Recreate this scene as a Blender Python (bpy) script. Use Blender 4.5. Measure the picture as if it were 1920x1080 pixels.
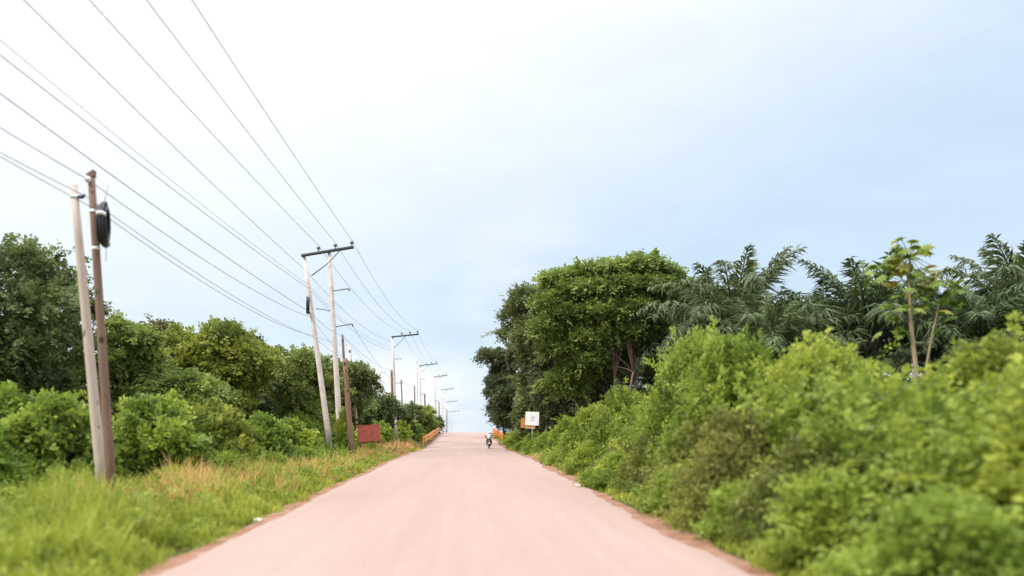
import bpy, math, random
import numpy as np
from mathutils import Vector

for o in list(bpy.data.objects):
    bpy.data.objects.remove(o)
S = bpy.context.scene
COL = S.collection
R = math.radians
random.seed(7)
RNG = np.random.default_rng(11)

# ------------------------------------------------------------------ camera
EYE = 2.0                      # windscreen height of the vehicle
F = 1400.0                     # focal length in photo pixels (1920 wide)
VX, VY = 875.0, 796.0          # where the road would vanish
cam = bpy.data.cameras.new('camera')
camo = bpy.data.objects.new('camera', cam)
COL.objects.link(camo)
camo.location = (0, 0, EYE)
camo.rotation_euler = (R(90), 0, 0)
cam.sensor_width = 36
cam.lens = F / 1920 * 36
cam.shift_x = (960 - VX) / 1920
cam.shift_y = (VY - 540) / 1920
cam.clip_start = 0.1
cam.clip_end = 9000
cam.dof.use_dof = True
cam.dof.focus_distance = 45
cam.dof.aperture_fstop = 0.30
S.camera = camo

# ------------------------------------------------------------------ light
S.view_settings.view_transform = 'Standard'
S.view_settings.look = 'None'
S.view_settings.exposure = 1.1
S.view_settings.gamma = 1
S.view_settings.use_curve_mapping = False

SUN_EL, SUN_AZ = R(46), R(-118)         # azimuth from +Y towards +X
sd = Vector((math.sin(SUN_AZ) * math.cos(SUN_EL), math.cos(SUN_AZ) * math.cos(SUN_EL), math.sin(SUN_EL)))
sun = bpy.data.lights.new('sun', 'SUN')
sun.energy = 1.5
sun.angle = R(14)
sun.color = (1.0, 0.93, 0.82)
suno = bpy.data.objects.new('sun', sun)
COL.objects.link(suno)
suno.rotation_euler = sd.to_track_quat('Z', 'Y').to_euler()
suno.location = (-30, 10, 60)

W = bpy.data.worlds.new('World')
S.world = W
W.use_nodes = True
nt = W.node_tree
nt.nodes.clear()
def N(t, tree=None, **kw):
    n = (tree or nt).nodes.new(t)
    for k, v in kw.items():
        setattr(n, k, v)
    return n
def link(a, b, tree=None):
    (tree or nt).links.new(a, b)
out = N('ShaderNodeOutputWorld')
sky = N('ShaderNodeTexSky', sky_type='NISHITA', sun_disc=False, sun_elevation=SUN_EL, sun_rotation=SUN_AZ)
sky.air_density = 1.0
sky.dust_density = 2.0
bg_sky = N('ShaderNodeBackground')
bg_sky.inputs['Strength'].default_value = 0.06
link(sky.outputs[0], bg_sky.inputs['Color'])
tc = N('ShaderNodeTexCoord')
def vmath(op, a=None, b=None):
    n = N('ShaderNodeVectorMath', operation=op)
    if a is not None: link(a, n.inputs[0])
    if b is not None:
        if isinstance(b, tuple): n.inputs[1].default_value = b
        else: link(b, n.inputs[1])
    return n
def maprange(v, a, b, c, d, smooth=True):
    n = N('ShaderNodeMapRange', interpolation_type='SMOOTHSTEP' if smooth else 'LINEAR')
    link(v, n.inputs['Value'])
    for i, x in zip((1, 2, 3, 4), (a, b, c, d)): n.inputs[i].default_value = x
    return n.outputs[0]
def mth(op, a, b=None):
    n = N('ShaderNodeMath', operation=op)
    if isinstance(a, (int, float)): n.inputs[0].default_value = a
    else: link(a, n.inputs[0])
    if b is not None:
        if isinstance(b, (int, float)): n.inputs[1].default_value = b
        else: link(b, n.inputs[1])
    return n.outputs[0]
dirv = vmath('NORMALIZE', tc.outputs['Generated']).outputs[0]
sep = N('ShaderNodeSeparateXYZ'); link(dirv, sep.inputs[0])
elev = sep.outputs[2]
# soft overcast: a noise in direction space, stretched along the horizon
mp = N('ShaderNodeMapping'); link(dirv, mp.inputs[0]); mp.inputs['Scale'].default_value = (1.6, 1.2, 4.2)
mp.inputs['Location'].default_value = (0.35, 0.2, 0.1)
nz = N('ShaderNodeTexNoise'); link(mp.outputs[0], nz.inputs['Vector'])
nz.inputs['Scale'].default_value = 1.5; nz.inputs['Detail'].default_value = 4; nz.inputs['Roughness'].default_value = 0.5
nz.inputs['Distortion'].default_value = 0.3
mp2 = N('ShaderNodeMapping'); link(dirv, mp2.inputs[0]); mp2.inputs['Scale'].default_value = (4, 4, 11)
nz2 = N('ShaderNodeTexNoise'); link(mp2.outputs[0], nz2.inputs['Vector'])
nz2.inputs['Scale'].default_value = 2.2; nz2.inputs['Detail'].default_value = 5
# thin cloud, burnt out to white: high and to the left of the road
gd = Vector((-0.314, 0.171, 0.934)).normalized()
dot = vmath('DOT_PRODUCT', dirv, tuple(gd)).outputs['Value']
glow = maprange(dot, 0.285, 0.60, 0.0, 1.0, False)
zen = maprange(elev, 0.45, 0.95, 0.0, 1.0)
low = maprange(elev, 0.045, 0.135, 1.0, 0.0)
westx = maprange(sep.outputs[0], -0.10, 0.06, 1.0, 0.3)
lowc = mth('MULTIPLY', mth('MULTIPLY', low, westx), maprange(nz2.outputs[0], 0.28, 0.50, 0.3, 1.0))
clo = maprange(nz.outputs[0], 0.40, 0.66, 0.0, 0.5)
fac = mth('MAXIMUM', mth('MAXIMUM', glow, zen), mth('MAXIMUM', lowc, clo))
fac = mth('MINIMUM', fac, 1.0)
cc = N('ShaderNodeMix', data_type='RGBA'); link(fac, cc.inputs['Factor'])
cc.inputs['A'].default_value = (0.332, 0.414, 0.494, 1)
cc.inputs['B'].default_value = (0.505, 0.515, 0.535, 1)
dk = maprange(nz2.outputs[0], 0.35, 0.65, 0.0, -0.035)
stre = mth('ADD', mth('ADD', mth('ADD', 1.0, dk), mth('MULTIPLY', lowc, 0.14)), mth('ADD', mth('MULTIPLY', glow, 0.12), mth('MULTIPLY', zen, 3.2)))
bg_c = N('ShaderNodeBackground'); link(cc.outputs['Result'], bg_c.inputs['Color']); link(stre, bg_c.inputs['Strength'])
mixs = N('ShaderNodeMixShader'); mixs.inputs[0].default_value = 0.86
link(bg_sky.outputs[0], mixs.inputs[1]); link(bg_c.outputs[0], mixs.inputs[2])
link(mixs.outputs[0], out.inputs['Surface'])

S.cycles.max_bounces = 6
S.cycles.diffuse_bounces = 3
S.cycles.transmission_bounces = 4
S.cycles.use_denoising = True

# ------------------------------------------------------------------ helpers
def at(px, py, Y):
    return ((px - VX) * Y / F, Y, EYE + (VY - py) * Y / F)

def prof(Y):
    """height of the road along its length: a shallow dip, a crest, then a long fall"""
    Y = np.asarray(Y, float)
    return np.interp(Y, [-60, 0, 42, 55, 66, 76, 90, 108, 122, 132, 145, 170, 215, 270, 340, 1000, 6000],
                     [0, 0, 0, -.1, -.3, -.4, -.25, .18, .46, .52, .45, .1, -.9, -2.4, -4.6, -27, -190])

def tag(o, label, cat, group=None):
    o['label'] = label; o['category'] = cat
    if group: o['group'] = group
    return o

def empty(name, loc, label, cat, group=None, rz=0.0):
    o = bpy.data.objects.new(name, None)
    COL.objects.link(o)
    o.location = loc; o.rotation_euler = (0, 0, rz)
    o.empty_display_size = 0.3
    return tag(o, label, cat, group)

class MB:
    def __init__(s): s.v = []; s.f = []
    def tube(s, pts, radii, seg=8, cap=True, squash=None):
        pts = [Vector(p) for p in pts]
        if isinstance(radii, (int, float)): radii = [radii] * len(pts)
        n = len(pts); base = len(s.v); prev = None
        for i, p in enumerate(pts):
            d = (pts[min(i + 1, n - 1)] - pts[max(i - 1, 0)])
            d = d.normalized() if d.length > 1e-9 else Vector((0, 0, 1))
            if prev is None:
                a = Vector((1, 0, 0)) if abs(d.x) < .8 else Vector((0, 1, 0))
            else: a = prev
            u = (a - d * a.dot(d)).normalized(); w = d.cross(u); prev = u
            for k in range(seg):
                t = 2 * math.pi * k / seg
                s.v.append(tuple(p + (u * math.cos(t) + w * math.sin(t)) * radii[i]))
        for i in range(n - 1):
            for k in range(seg):
                a = base + i * seg + k; b = base + i * seg + (k + 1) % seg
                s.f.append((a, b, b + seg, a + seg))
        if cap:
            s.f.append(tuple(base + k for k in range(seg))[::-1])
            s.f.append(tuple(base + (n - 1) * seg + k for k in range(seg)))
        return s
    def box(s, c, size, rot=None, bev=0.0):
        hx, hy, hz = [q / 2 for q in size]; base = len(s.v)
        c = Vector(c)
        def add(q):
            q = Vector(q)
            if rot is not None: q = rot @ q
            s.v.append(tuple(c + q))
        if bev <= 0:
            for z in (-hz, hz):
                for x, y in ((-hx, -hy), (hx, -hy), (hx, hy), (-hx, hy)): add((x, y, z))
            for f in ((0, 3, 2, 1), (4, 5, 6, 7), (0, 1, 5, 4), (1, 2, 6, 5), (2, 3, 7, 6), (3, 0, 4, 7)):
                s.f.append(tuple(base + q for q in f))
        else:
            b = min(bev, hx * .9, hy * .9, hz * .9)
            rings = [(-hz, b), (-hz + b, 0), (hz - b, 0), (hz, b)]
            for z, i in rings:
                x, y = hx - i, hy - i
                for q in ((-x + b, -y), (x - b, -y), (x, -y + b), (x, y - b), (x - b, y), (-x + b, y), (-x, y - b), (-x, -y + b)):
                    add((q[0], q[1], z))
            for r_ in range(3):
                for k in range(8):
                    a = base + r_ * 8 + k; d = base + r_ * 8 + (k + 1) % 8
                    s.f.append((a, d, d + 8, a + 8))
            s.f.append(tuple(base + k for k in range(8))[::-1]); s.f.append(tuple(base + 24 + k for k in range(8)))
        return s
    def torus(s, c, axis, Rr, r, seg=24, sub=8, sx=1.0, sy=1.0):
        axis = Vector(axis).normalized()
        a = Vector((0, 0, 1)) if abs(axis.z) < .8 else Vector((1, 0, 0))
        u = (a - axis * a.dot(axis)).normalized(); w = axis.cross(u); base = len(s.v); c = Vector(c)
        for i in range(seg):
            t = 2 * math.pi * i / seg
            rad = u * math.cos(t) * sx + w * math.sin(t) * sy
            rn = rad.normalized()
            for k in range(sub):
                q = 2 * math.pi * k / sub
                s.v.append(tuple(c + rad * Rr + rn * math.cos(q) * r + axis * math.sin(q) * r))
        for i in range(seg):
            for k in range(sub):
                A = base + i * sub + k; B = base + i * sub + (k + 1) % sub
                C_ = base + ((i + 1) % seg) * sub + (k + 1) % sub; D = base + ((i + 1) % seg) * sub + k
                s.f.append((A, D, C_, B))
        return s
    def ball(s, c, r, seg=12, rings=8):
        if isinstance(r, (int, float)): r = (r, r, r)
        base = len(s.v)
        for i in range(rings + 1):
            ph = math.pi * i / rings
            for k in range(seg):
                t = 2 * math.pi * k / seg
                s.v.append((c[0] + r[0] * math.sin(ph) * math.cos(t), c[1] + r[1] * math.sin(ph) * math.sin(t), c[2] + r[2] * math.cos(ph)))
        for i in range(rings):
            for k in range(seg):
                a = base + i * seg + k; b = base + i * seg + (k + 1) % seg
                s.f.append((a, a + seg, b + seg, b))
        return s
    def mesh(s, name, mat, smooth=True):
        m = bpy.data.meshes.new(name)
        m.from_pydata(s.v, [], s.f)
        if mat: m.materials.append(mat)
        if smooth: m.polygons.foreach_set('use_smooth', [True] * len(m.polygons))
        m.update()
        return m
    def build(s, name, mat, parent=None, smooth=True):
        o = bpy.data.objects.new(name, s.mesh(name, mat, smooth))
        COL.objects.link(o)
        if parent: o.parent = parent
        return o

def put(name, mesh, parent=None):
    o = bpy.data.objects.new(name, mesh); COL.objects.link(o)
    if parent: o.parent = parent
    return o

def quad_mesh(name, V, n_quads, mat, tint=None, smooth=False):
    """V: (4n,3) consecutive quads; tint per quad"""
    m = bpy.data.meshes.new(name)
    m.vertices.add(len(V)); m.vertices.foreach_set('co', np.ascontiguousarray(V, np.float32).ravel())
    m.loops.add(4 * n_quads); m.loops.foreach_set('vertex_index', np.arange(4 * n_quads, dtype=np.int32))
    m.polygons.add(n_quads); m.polygons.foreach_set('loop_start', np.arange(0, 4 * n_quads, 4, dtype=np.int32))
    m.materials.append(mat)
    if tint is not None:
        a = m.attributes.new('tint', 'FLOAT', 'POINT')
        a.data.foreach_set('value', np.repeat(np.asarray(tint, np.float32), 4))
    m.update(calc_edges=True)
    return m

def nrm(a): return a / np.maximum(np.linalg.norm(a, axis=-1, keepdims=True), 1e-9)

def leaf_quads(P, D, Nn, L, Wd, droop=0.15):
    D = nrm(D); Sd = nrm(np.cross(D, Nn)); Nn = nrm(np.cross(Sd, D))
    L = L[:, None]; Wd = Wd[:, None]
    mid = P + D * L * .45 + Nn * Wd * .15
    tip = P + D * L - Nn * L * droop
    V = np.stack([P, mid + Sd * Wd - Nn * Wd * .3, tip, mid - Sd * Wd - Nn * Wd * .3], 1)
    return V.reshape(-1, 3)

def twigs(O, A, T, rng, per=14, tl=.6, ll=.18, lw=.32, up=.8, droop=.25):
    """leafy twigs: origins O, axes A, tints T; leaves stand off both sides of each twig"""
    n = len(O); A = nrm(A)
    rnd = rng.normal(size=(n, 3)); upv = np.array([0, 0, 1.])
    side = nrm(np.cross(A, nrm(upv * up + rnd * .5)))
    nor = nrm(np.cross(side, A))
    t = (np.arange(per) + .5) / per
    sg = np.where(np.arange(per) % 2 == 0, 1., -1.)
    tlv = tl * rng.uniform(.65, 1.25, n)
    P = O[:, None] + A[:, None] * (t[None, :, None] * tlv[:, None, None])
    P = P - upv * (t[None, :, None] ** 2) * tlv[:, None, None] * droop
    P = P + rng.normal(size=P.shape) * ll * .22
    D = A[:, None] * .55 + side[:, None] * sg[None, :, None] * rng.uniform(.6, 1.1, (n, per, 1)) + rng.normal(size=(n, per, 3)) * .28 - upv * .15
    Nn = nor[:, None] + rng.normal(size=(n, per, 3)) * .35
    L = ll * rng.uniform(.6, 1.25, (n, per)) * (1 - .35 * t[None])
    Tn = T[:, None] + rng.normal(size=(n, per)) * .10 + .10 * t[None]
    return leaf_quads(P.reshape(-1, 3), D.reshape(-1, 3), Nn.reshape(-1, 3), L.ravel(), (L * lw).ravel()), np.clip(Tn.ravel(), 0, 1)

def lobed_points(lobes, n, rng, inner=.25, upbias=.35):
    lobes = np.array(lobes, float)
    vol = (lobes[:, 3] * lobes[:, 4] * lobes[:, 5]) ** (2 / 3)
    idx = rng.choice(len(lobes), n, p=vol / vol.sum())
    d = nrm(rng.normal(size=(n, 3)) + np.array([0, 0, upbias]))
    r = np.where(rng.random(n) < inner, rng.uniform(.25, .8, n), rng.uniform(.8, 1.06, n))
    lb = lobes[idx]
    P = lb[:, :3] + d * lb[:, 3:6] * r[:, None]
    out = nrm(d / lb[:, 3:6])
    return P, out, idx, r

def make_lobes(rng, n, R_, H, z0, size=(.34, .55), flat=.7):
    """sub-clumps packed in a crown of radius R_ and height H whose bottom is at z0"""
    L = []
    for i in range(n):
        t = (i + .5) / n
        z = z0 + H * (.12 + .80 * t)
        ring = math.sin(math.pi * min(1, .18 + .80 * (1 - t) ** .8)) ** .7
        a = i * 2.39996 + rng.uniform(-.5, .5)
        rr = R_ * ring * rng.uniform(.35, .95)
        s_ = R_ * rng.uniform(*size)
        L.append((rr * math.cos(a), rr * math.sin(a), z, s_ * rng.uniform(1.0, 1.45), s_ * rng.uniform(1.0, 1.45), s_ * flat * rng.uniform(.7, 1.1)))
    return L

# ------------------------------------------------------------------ materials
def newmat(name):
    m = bpy.data.materials.new(name); m.use_nodes = True
    t = m.node_tree; b = t.nodes['Principled BSDF']
    return m, t, b

def noise(t, scale, detail=3, rough=.5, vec=None, stretch=None, coord='Object'):
    n = N('ShaderNodeTexNoise', t); n.inputs['Scale'].default_value = scale
    n.inputs['Detail'].default_value = detail; n.inputs['Roughness'].default_value = rough
    c = N('ShaderNodeTexCoord', t); src = c.outputs[coord]
    if stretch:
        mpn = N('ShaderNodeMapping', t); mpn.inputs['Scale'].default_value = stretch
        link(src, mpn.inputs[0], t); src = mpn.outputs[0]
    link(src, n.inputs['Vector'], t)
    return n.outputs[0]

def ramp(t, fac, stops):
    r = N('ShaderNodeValToRGB', t)
    el = r.color_ramp.elements
    while len(el) < len(stops): el.new(.5)
    for e, (p, c) in zip(el, stops): e.position = p; e.color = (*c, 1)
    link(fac, r.inputs[0], t)
    return r.outputs[0]

def mixc(t, fac, a, b, mode='MIX'):
    m = N('ShaderNodeMix', t, data_type='RGBA', blend_type=mode)
    if isinstance(fac, float): m.inputs['Factor'].default_value = fac
    else: link(fac, m.inputs['Factor'], t)
    for k, v in (('A', a), ('B', b)):
        if isinstance(v, tuple): m.inputs[k].default_value = (*v, 1)
        else: link(v, m.inputs[k], t)
    return m.outputs['Result']

def leaf_mat(name, dark, mid, light, trans=.3, rough=.55, yel=None):
    m, t, b = newmat(name)
    a = N('ShaderNodeAttribute', t, attribute_name='tint')
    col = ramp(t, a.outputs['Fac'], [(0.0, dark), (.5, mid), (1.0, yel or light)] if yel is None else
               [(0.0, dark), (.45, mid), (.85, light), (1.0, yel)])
    oi = N('ShaderNodeObjectInfo', t)
    hs = N('ShaderNodeHueSaturation', t)
    mr = N('ShaderNodeMapRange', t); link(oi.outputs['Random'], mr.inputs[0], t)
    mr.inputs[3].default_value = .485; mr.inputs[4].default_value = .512
    link(mr.outputs[0], hs.inputs['Hue'], t); link(col, hs.inputs['Color'], t)
    mr2 = N('ShaderNodeMapRange', t); link(oi.outputs['Random'], mr2.inputs[0], t)
    mr2.inputs[3].default_value = 1.12; mr2.inputs[4].default_value = .88
    link(mr2.outputs[0], hs.inputs['Value'], t)
    link(hs.outputs[0], b.inputs['Base Color'], t)
    b.inputs['Roughness'].default_value = rough
    b.inputs['Specular IOR Level'].default_value = .3
    tr = N('ShaderNodeBsdfTranslucent', t); link(hs.outputs[0], tr.inputs[0], t)
    ms = N('ShaderNodeMixShader', t); ms.inputs[0].default_value = trans
    link(b.outputs[0], ms.inputs[1], t); link(tr.outputs[0], ms.inputs[2], t)
    link(ms.outputs[0], t.nodes['Material Output'].inputs['Surface'], t)
    return m

def solid(name, col, rough=.6, metal=0., var=.25, scale=6., bump=0.):
    m, t, b = newmat(name)
    n = noise(t, scale, 5, .6)
    c2 = tuple(q * (1 - var) for q in col); c3 = tuple(min(1, q * (1 + var * .5)) for q in col)
    link(ramp(t, n, [(.3, c2), (.7, c3)]), b.inputs['Base Color'], t)
    b.inputs['Roughness'].default_value = rough; b.inputs['Metallic'].default_value = metal
    if bump:
        bp = N('ShaderNodeBump', t); bp.inputs['Strength'].default_value = bump; link(n, bp.inputs['Height'], t)
        link(bp.outputs[0], b.inputs['Normal'], t)
    return m

def wood_mat(name, a, b_, c):
    m, t, b = newmat(name)
    n = noise(t, 5, 5, .65, stretch=(6, 6, .35)); n2 = noise(t, 1.1, 3, .5, stretch=(1, 1, .6))
    col = mixc(t, n2, ramp(t, n, [(.25, a), (.5, b_), (.8, c)]), tuple(q * .75 for q in b_))
    n3 = noise(t, 3.2, 2, .5, stretch=(2, 2, .9))
    col = mixc(t, ramp(t, n3, [(.66, (0, 0, 0)), (.72, (1, 1, 1))]), col, tuple(q * .35 for q in a))
    link(col, b.inputs['Base Color'], t); b.inputs['Roughness'].default_value = .85
    bp = N('ShaderNodeBump', t); bp.inputs['Strength'].default_value = .4; link(n, bp.inputs['Height'], t)
    link(bp.outputs[0], b.inputs['Normal'], t)
    return m

M = {}
M['wood_pale'] = wood_mat('weathered pale wood', (.38, .28, .21), (.56, .44, .36), (.68, .57, .48))
M['wood_brown'] = wood_mat('brown treated wood', (.11, .062, .038), (.21, .122, .08), (.31, .195, .135))
M['wood_red'] = wood_mat('red brown treated wood', (.16, .08, .045), (.27, .145, .09), (.36, .22, .15))
M['concrete'] = solid('pole concrete', (.68, .58, .52), .85, var=.2, scale=3, bump=.2)
M['steel'] = solid('galvanised steel', (.20, .21, .22), .5, .6, scale=14)
M['darksteel'] = solid('dark painted steel', (.045, .05, .055), .5, .3, scale=14)
M['wire'] = solid('aluminium wire', (.10, .10, .11), .5, .3, scale=3)
M['rubber'] = solid('black cable sheath', (.012, .012, .014), .4, scale=20)
M['band'] = solid('white strap', (.78, .78, .76), .5, var=.1, scale=20)
M['porcelain'] = solid('grey insulator glaze', (.30, .29, .29), .3, scale=9)
M['bark'] = wood_mat('tree bark', (.05, .035, .025), (.11, .08, .06), (.19, .15, .12))
M['bark_pink'] = wood_mat('pinkish bark', (.20, .12, .09), (.33, .21, .17), (.45, .32, .27))
M['bark_pale'] = wood_mat('pale smooth bark', (.26, .19, .10), (.40, .30, .17), (.50, .39, .24))
M['bark_palm'] = wood_mat('palm bark', (.03, .025, .02), (.07, .055, .045), (.12, .10, .08))
M['orange'] = solid('orange rail paint', (.72, .27, .055), .55, var=.3, scale=2.5)
M['white'] = solid('white sign face', (.82, .81, .80), .5, var=.06, scale=4)
M['ink'] = solid('grey lettering', (.34, .34, .40), .6, var=.1)
M['red'] = solid('faded red board paint', (.62, .14, .10), .7, var=.35, scale=3)

G = {}
G['bright'] = leaf_mat('bright shrub leaves', (0.110, 0.154, 0.026), (0.237, 0.308, 0.040), (0.440, 0.495, 0.083), .42)
G['lush'] = leaf_mat('lush shrub leaves', (0.116, 0.168, 0.032), (0.236, 0.326, 0.047), (0.410, 0.493, 0.089), .42)
G['olive'] = leaf_mat('olive shrub leaves', (.115, .13, .034), (.21, .235, .052), (.34, .36, .085), .38)
G['green'] = leaf_mat('mid green leaves', (0.099, 0.149, 0.029), (0.198, 0.275, 0.042), (0.330, 0.407, 0.072), .40)
G['dark'] = leaf_mat('dark tree leaves', (0.088, 0.110, 0.044), (0.165, 0.200, 0.070), (0.264, 0.314, 0.105), .38)
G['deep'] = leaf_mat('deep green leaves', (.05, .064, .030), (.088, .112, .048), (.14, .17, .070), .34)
G['mixed'] = leaf_mat('green tree leaves', (0.095, 0.137, 0.040), (0.196, 0.258, 0.059), (0.347, 0.414, 0.090), .40)
G['yellowgreen'] = leaf_mat('yellow green leaves', (0.099, 0.138, 0.031), (0.215, 0.264, 0.046), (0.385, 0.418, 0.072), .38)
G['brownish'] = leaf_mat('brownish tree leaves', (.085, .08, .036), (.155, .138, .052), (.24, .21, .08), .34)
G['palm'] = leaf_mat('oil palm leaflets', (0.052, 0.078, 0.029), (0.095, 0.134, 0.047), (0.168, 0.213, 0.078), .3, .5)
G['grass'] = leaf_mat('grass blades', (.20, .235, .03), (.37, .41, .05), (.54, .53, .10), .45, yel=(.62, .40, .17))
G['dry'] = leaf_mat('dry grass blades', (.36, .27, .08), (.62, .38, .15), (.74, .46, .21), .4)
G['yellow'] = leaf_mat('yellowed leaves', (.30, .28, .05), (.46, .40, .07), (.58, .50, .12), .35)

# ------------------------------------------------------------------ ground, road
def sheet(name, xs_of_y, ys, zf, mat):
    V = []; Fc = []; nx = None
    for y in ys:
        xs = xs_of_y(y); nx = len(xs)
        for x in xs: V.append((x, y, zf(x, y)))
    for j in range(len(ys) - 1):
        for i in range(nx - 1):
            a = j * nx + i; Fc.append((a, a + 1, a + nx + 1, a + nx))
    m = bpy.data.meshes.new(name); m.from_pydata(V, [], Fc); m.materials.append(mat)
    m.polygons.foreach_set('use_smooth', [True] * len(Fc)); m.update()
    o = put(name, m); o['kind'] = 'structure'
    return o

def wob(y, seed, amp):
    return amp * (math.sin(y * .37 + seed) * .5 + math.sin(y * .93 + seed * 2.1) * .3 + math.sin(y * 2.3 + seed * 3.7) * .2 + math.sin(y * 5.1 + seed) * .12)

ROAD_L, ROAD_R = -4.12, 3.70
m, t, b = newmat('soil and leaf litter')
n1 = noise(t, .35, 6, .6); n2 = noise(t, 3.5, 5, .6)
c = ramp(t, n1, [(.35, (.045, .06, .018)), (.55, (.10, .085, .04)), (.75, (.19, .11, .06))])
c = mixc(t, n2, c, (.05, .06, .02)); link(c, b.inputs['Base Color'], t); b.inputs['Roughness'].default_value = .95; b.inputs['Specular IOR Level'].default_value = .05
M['soil'] = m
m, t, b = newmat('laterite dust road')
n1 = noise(t, .22, 5, .55, stretch=(1.6, .28, 1)); n2 = noise(t, 14, 4, .6); n3 = noise(t, 1.0, 4, .6, stretch=(2.6, .05, 1))
c = ramp(t, n1, [(.30, (0.284, 0.196, 0.166)), (.52, (0.316, 0.222, 0.189)), (.72, (0.344, 0.250, 0.216))])
c = mixc(t, .2, c, ramp(t, n3, [(.35, (0.257, 0.176, 0.150)), (.65, (0.359, 0.264, 0.230))]))
c = mixc(t, .22, c, ramp(t, n2, [(.3, (0.211, 0.144, 0.120)), (.7, (0.376, 0.291, 0.254))]))
link(c, b.inputs['Base Color'], t); b.inputs['Roughness'].default_value = .9; b.inputs['Specular IOR Level'].default_value = .2
bp = N('ShaderNodeBump', t); bp.inputs['Strength'].default_value = .25; bp.inputs['Distance'].default_value = .02
link(n2, bp.inputs['Height'], t); link(bp.outputs[0], b.inputs['Normal'], t)
M['road'] = m
m, t, b = newmat('red shoulder dirt')
n1 = noise(t, 1.3, 6, .65); n2 = noise(t, 11, 4, .6)
c = ramp(t, n1, [(.3, (.14, .06, .03)), (.5, (.24, .12, .072)), (.7, (.34, .22, .172))])
c = mixc(t, .3, c, ramp(t, n2, [(.3, (.11, .055, .032)), (.7, (.36, .25, .205))]))
link(c, b.inputs['Base Color'], t); b.inputs['Roughness'].default_value = .95; b.inputs['Specular IOR Level'].default_value = .05
bp = N('ShaderNodeBump', t); bp.inputs['Strength'].default_value = .5; bp.inputs['Distance'].default_value = .04
link(n1, bp.inputs['Height'], t); link(bp.outputs[0], b.inputs['Normal'], t)
M['shoulder'] = m

gy = list(np.arange(-40, 10, 5.)) + list(np.arange(10, 150, 3.)) + list(np.arange(150, 400, 15.)) + [450, 600, 1000, 2000, 4000, 6000]
gx = np.array([-3000, -1200, -500, -200, -90, -50, -35, -25, -18, -13, -9, -6.5, -5.2, -4.2, 0, 3.9, 4.8, 6, 8, 11, 15, 20, 30, 45, 80, 200, 600, 1500, 3000.])
def gz(x, y):
    side = max(0, min(1, (abs(x + .15) - 4.6) / 4))
    return float(prof(y)) - .07 + side * (wob(x * 1.3 + y * .6, 1.7, .10) - .03)
sheet('ground', lambda y: gx, gy, gz, M['soil'])
ry = list(np.arange(-20, 60, .6)) + list(np.arange(60, 150, 1.5)) + list(np.arange(150, 420, 8.))
sheet('road', lambda y: [ROAD_L + wob(y, 2, .10)] + list(np.linspace(-3.7, 3.4, 9)) + [ROAD_R + wob(y, 5, .22)], ry,
      lambda x, y: float(prof(y)) + .045 - .0035 * (x + .15) ** 2 + .006 * math.sin(x * 2.2 + 1), M['road'])
def sh(x0, x1, s1, a1):
    return lambda y: [x0, (x0 + x1) / 2, x1 + wob(y, s1, a1)]
sheet('road_shoulder', sh(ROAD_R - .5, ROAD_R + .42, 9, .3), ry, lambda x, y: float(prof(y)) - .028 + .012 * math.sin(y * 1.7 + x * 4), M['shoulder'])
sheet('road_shoulder.001', sh(ROAD_L + .5, ROAD_L - .36, 3, .14), ry, lambda x, y: float(prof(y)) - .028 + .012 * math.sin(y * 1.3 + x * 4), M['shoulder'])

# ------------------------------------------------------------------ poles
def lerp(a, b, t): return tuple(a[i] + (b[i] - a[i]) * t for i in range(3))
def pole_mesh(base, top, r0, r1, seg=12):
    mb = MB(); n = 7
    mb.tube([tuple(Vector(lerp(base, top, i / (n - 1))) - Vector(base)) for i in range(n)], [r0 + (r1 - r0) * i / (n - 1) for i in range(n)], seg)
    return mb
def pole(name, base, top, r0, r1, mat, label, group=None, cat='utility pole'):
    e = empty(name, base, label, cat, group)
    pole_mesh(base, top, r0, r1).build('shaft', mat, e)
    return e
def rel(e, p): return tuple(Vector(p) - Vector(e.location))
def band(e, base, top, t, r, mat=None, h=.07, name='strap'):
    p = lerp(base, top, t); d = (Vector(top) - Vector(base)).normalized()
    q = Vector(rel(e, p))
    MB().tube([q - d * h / 2, q + d * h / 2], r, 14).build(name, mat or M['band'], e)
def gb(px, Y, py_top, Yt=None, extra=.0):
    x = (px - VX) * Y / F
    return (x, Y, float(prof(Y)) - .1 + extra)

# pale pole and brown pole close by the road
A0 = gb(196, 18.2, 0); A1 = at(138, 347, 18.2)
pa = pole('telephone_pole', A0, A1, .135, .088, M['wood_pale'], 'pale weathered pole with one white strap near its top, standing in the verge grass', 'poles along the verge')
band(pa, A0, A1, .963, .098, M['band'], .075)
q = Vector(rel(pa, lerp(A0, A1, .963)))
cl = MB().box(q + Vector((.16, -.02, 0)), (.15, .09, .08), bev=.02)
cl.tube([q + Vector((.20, -.05, -.03)), q + Vector((.28, -.05, .05))], .03, 8)
cl.build('wire_clamp', M['darksteel'], pa)
B0 = gb(212, 17.4, 0); B1 = at(171, 330, 17.4)
pb = pole('telephone_pole', B0, B1, .115, .080, M['wood_brown'], 'brown wooden pole carrying a black cable coil, beside a pale weathered pole', 'poles along the verge')
band(pb, B0, B1, .895, .093, M['band'], .07); band(pb, B0, B1, .785, .098, M['band'], .07)
q = Vector(rel(pb, B1))
tp = MB(); s_ = len(tp.v)            # slanted chamfered head
for z in (-.02, ):
    pass
tp.v += [tuple(q + Vector(p)) for p in ((-.082, -.08, -.02), (.082, -.08, -.02), (.082, .08, -.02), (-.082, .08, -.02), (-.082, -.08, .03), (.082, -.08, .13), (.082, .08, .13), (-.082, .08, .03))]
tp.f += [(0, 3, 2, 1), (4, 5, 6, 7), (0, 1, 5, 4), (1, 2, 6, 5), (2, 3, 7, 6), (3, 0, 4, 7)]
tp.build('pole_cap', M['wood_brown'], pb, False)
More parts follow.
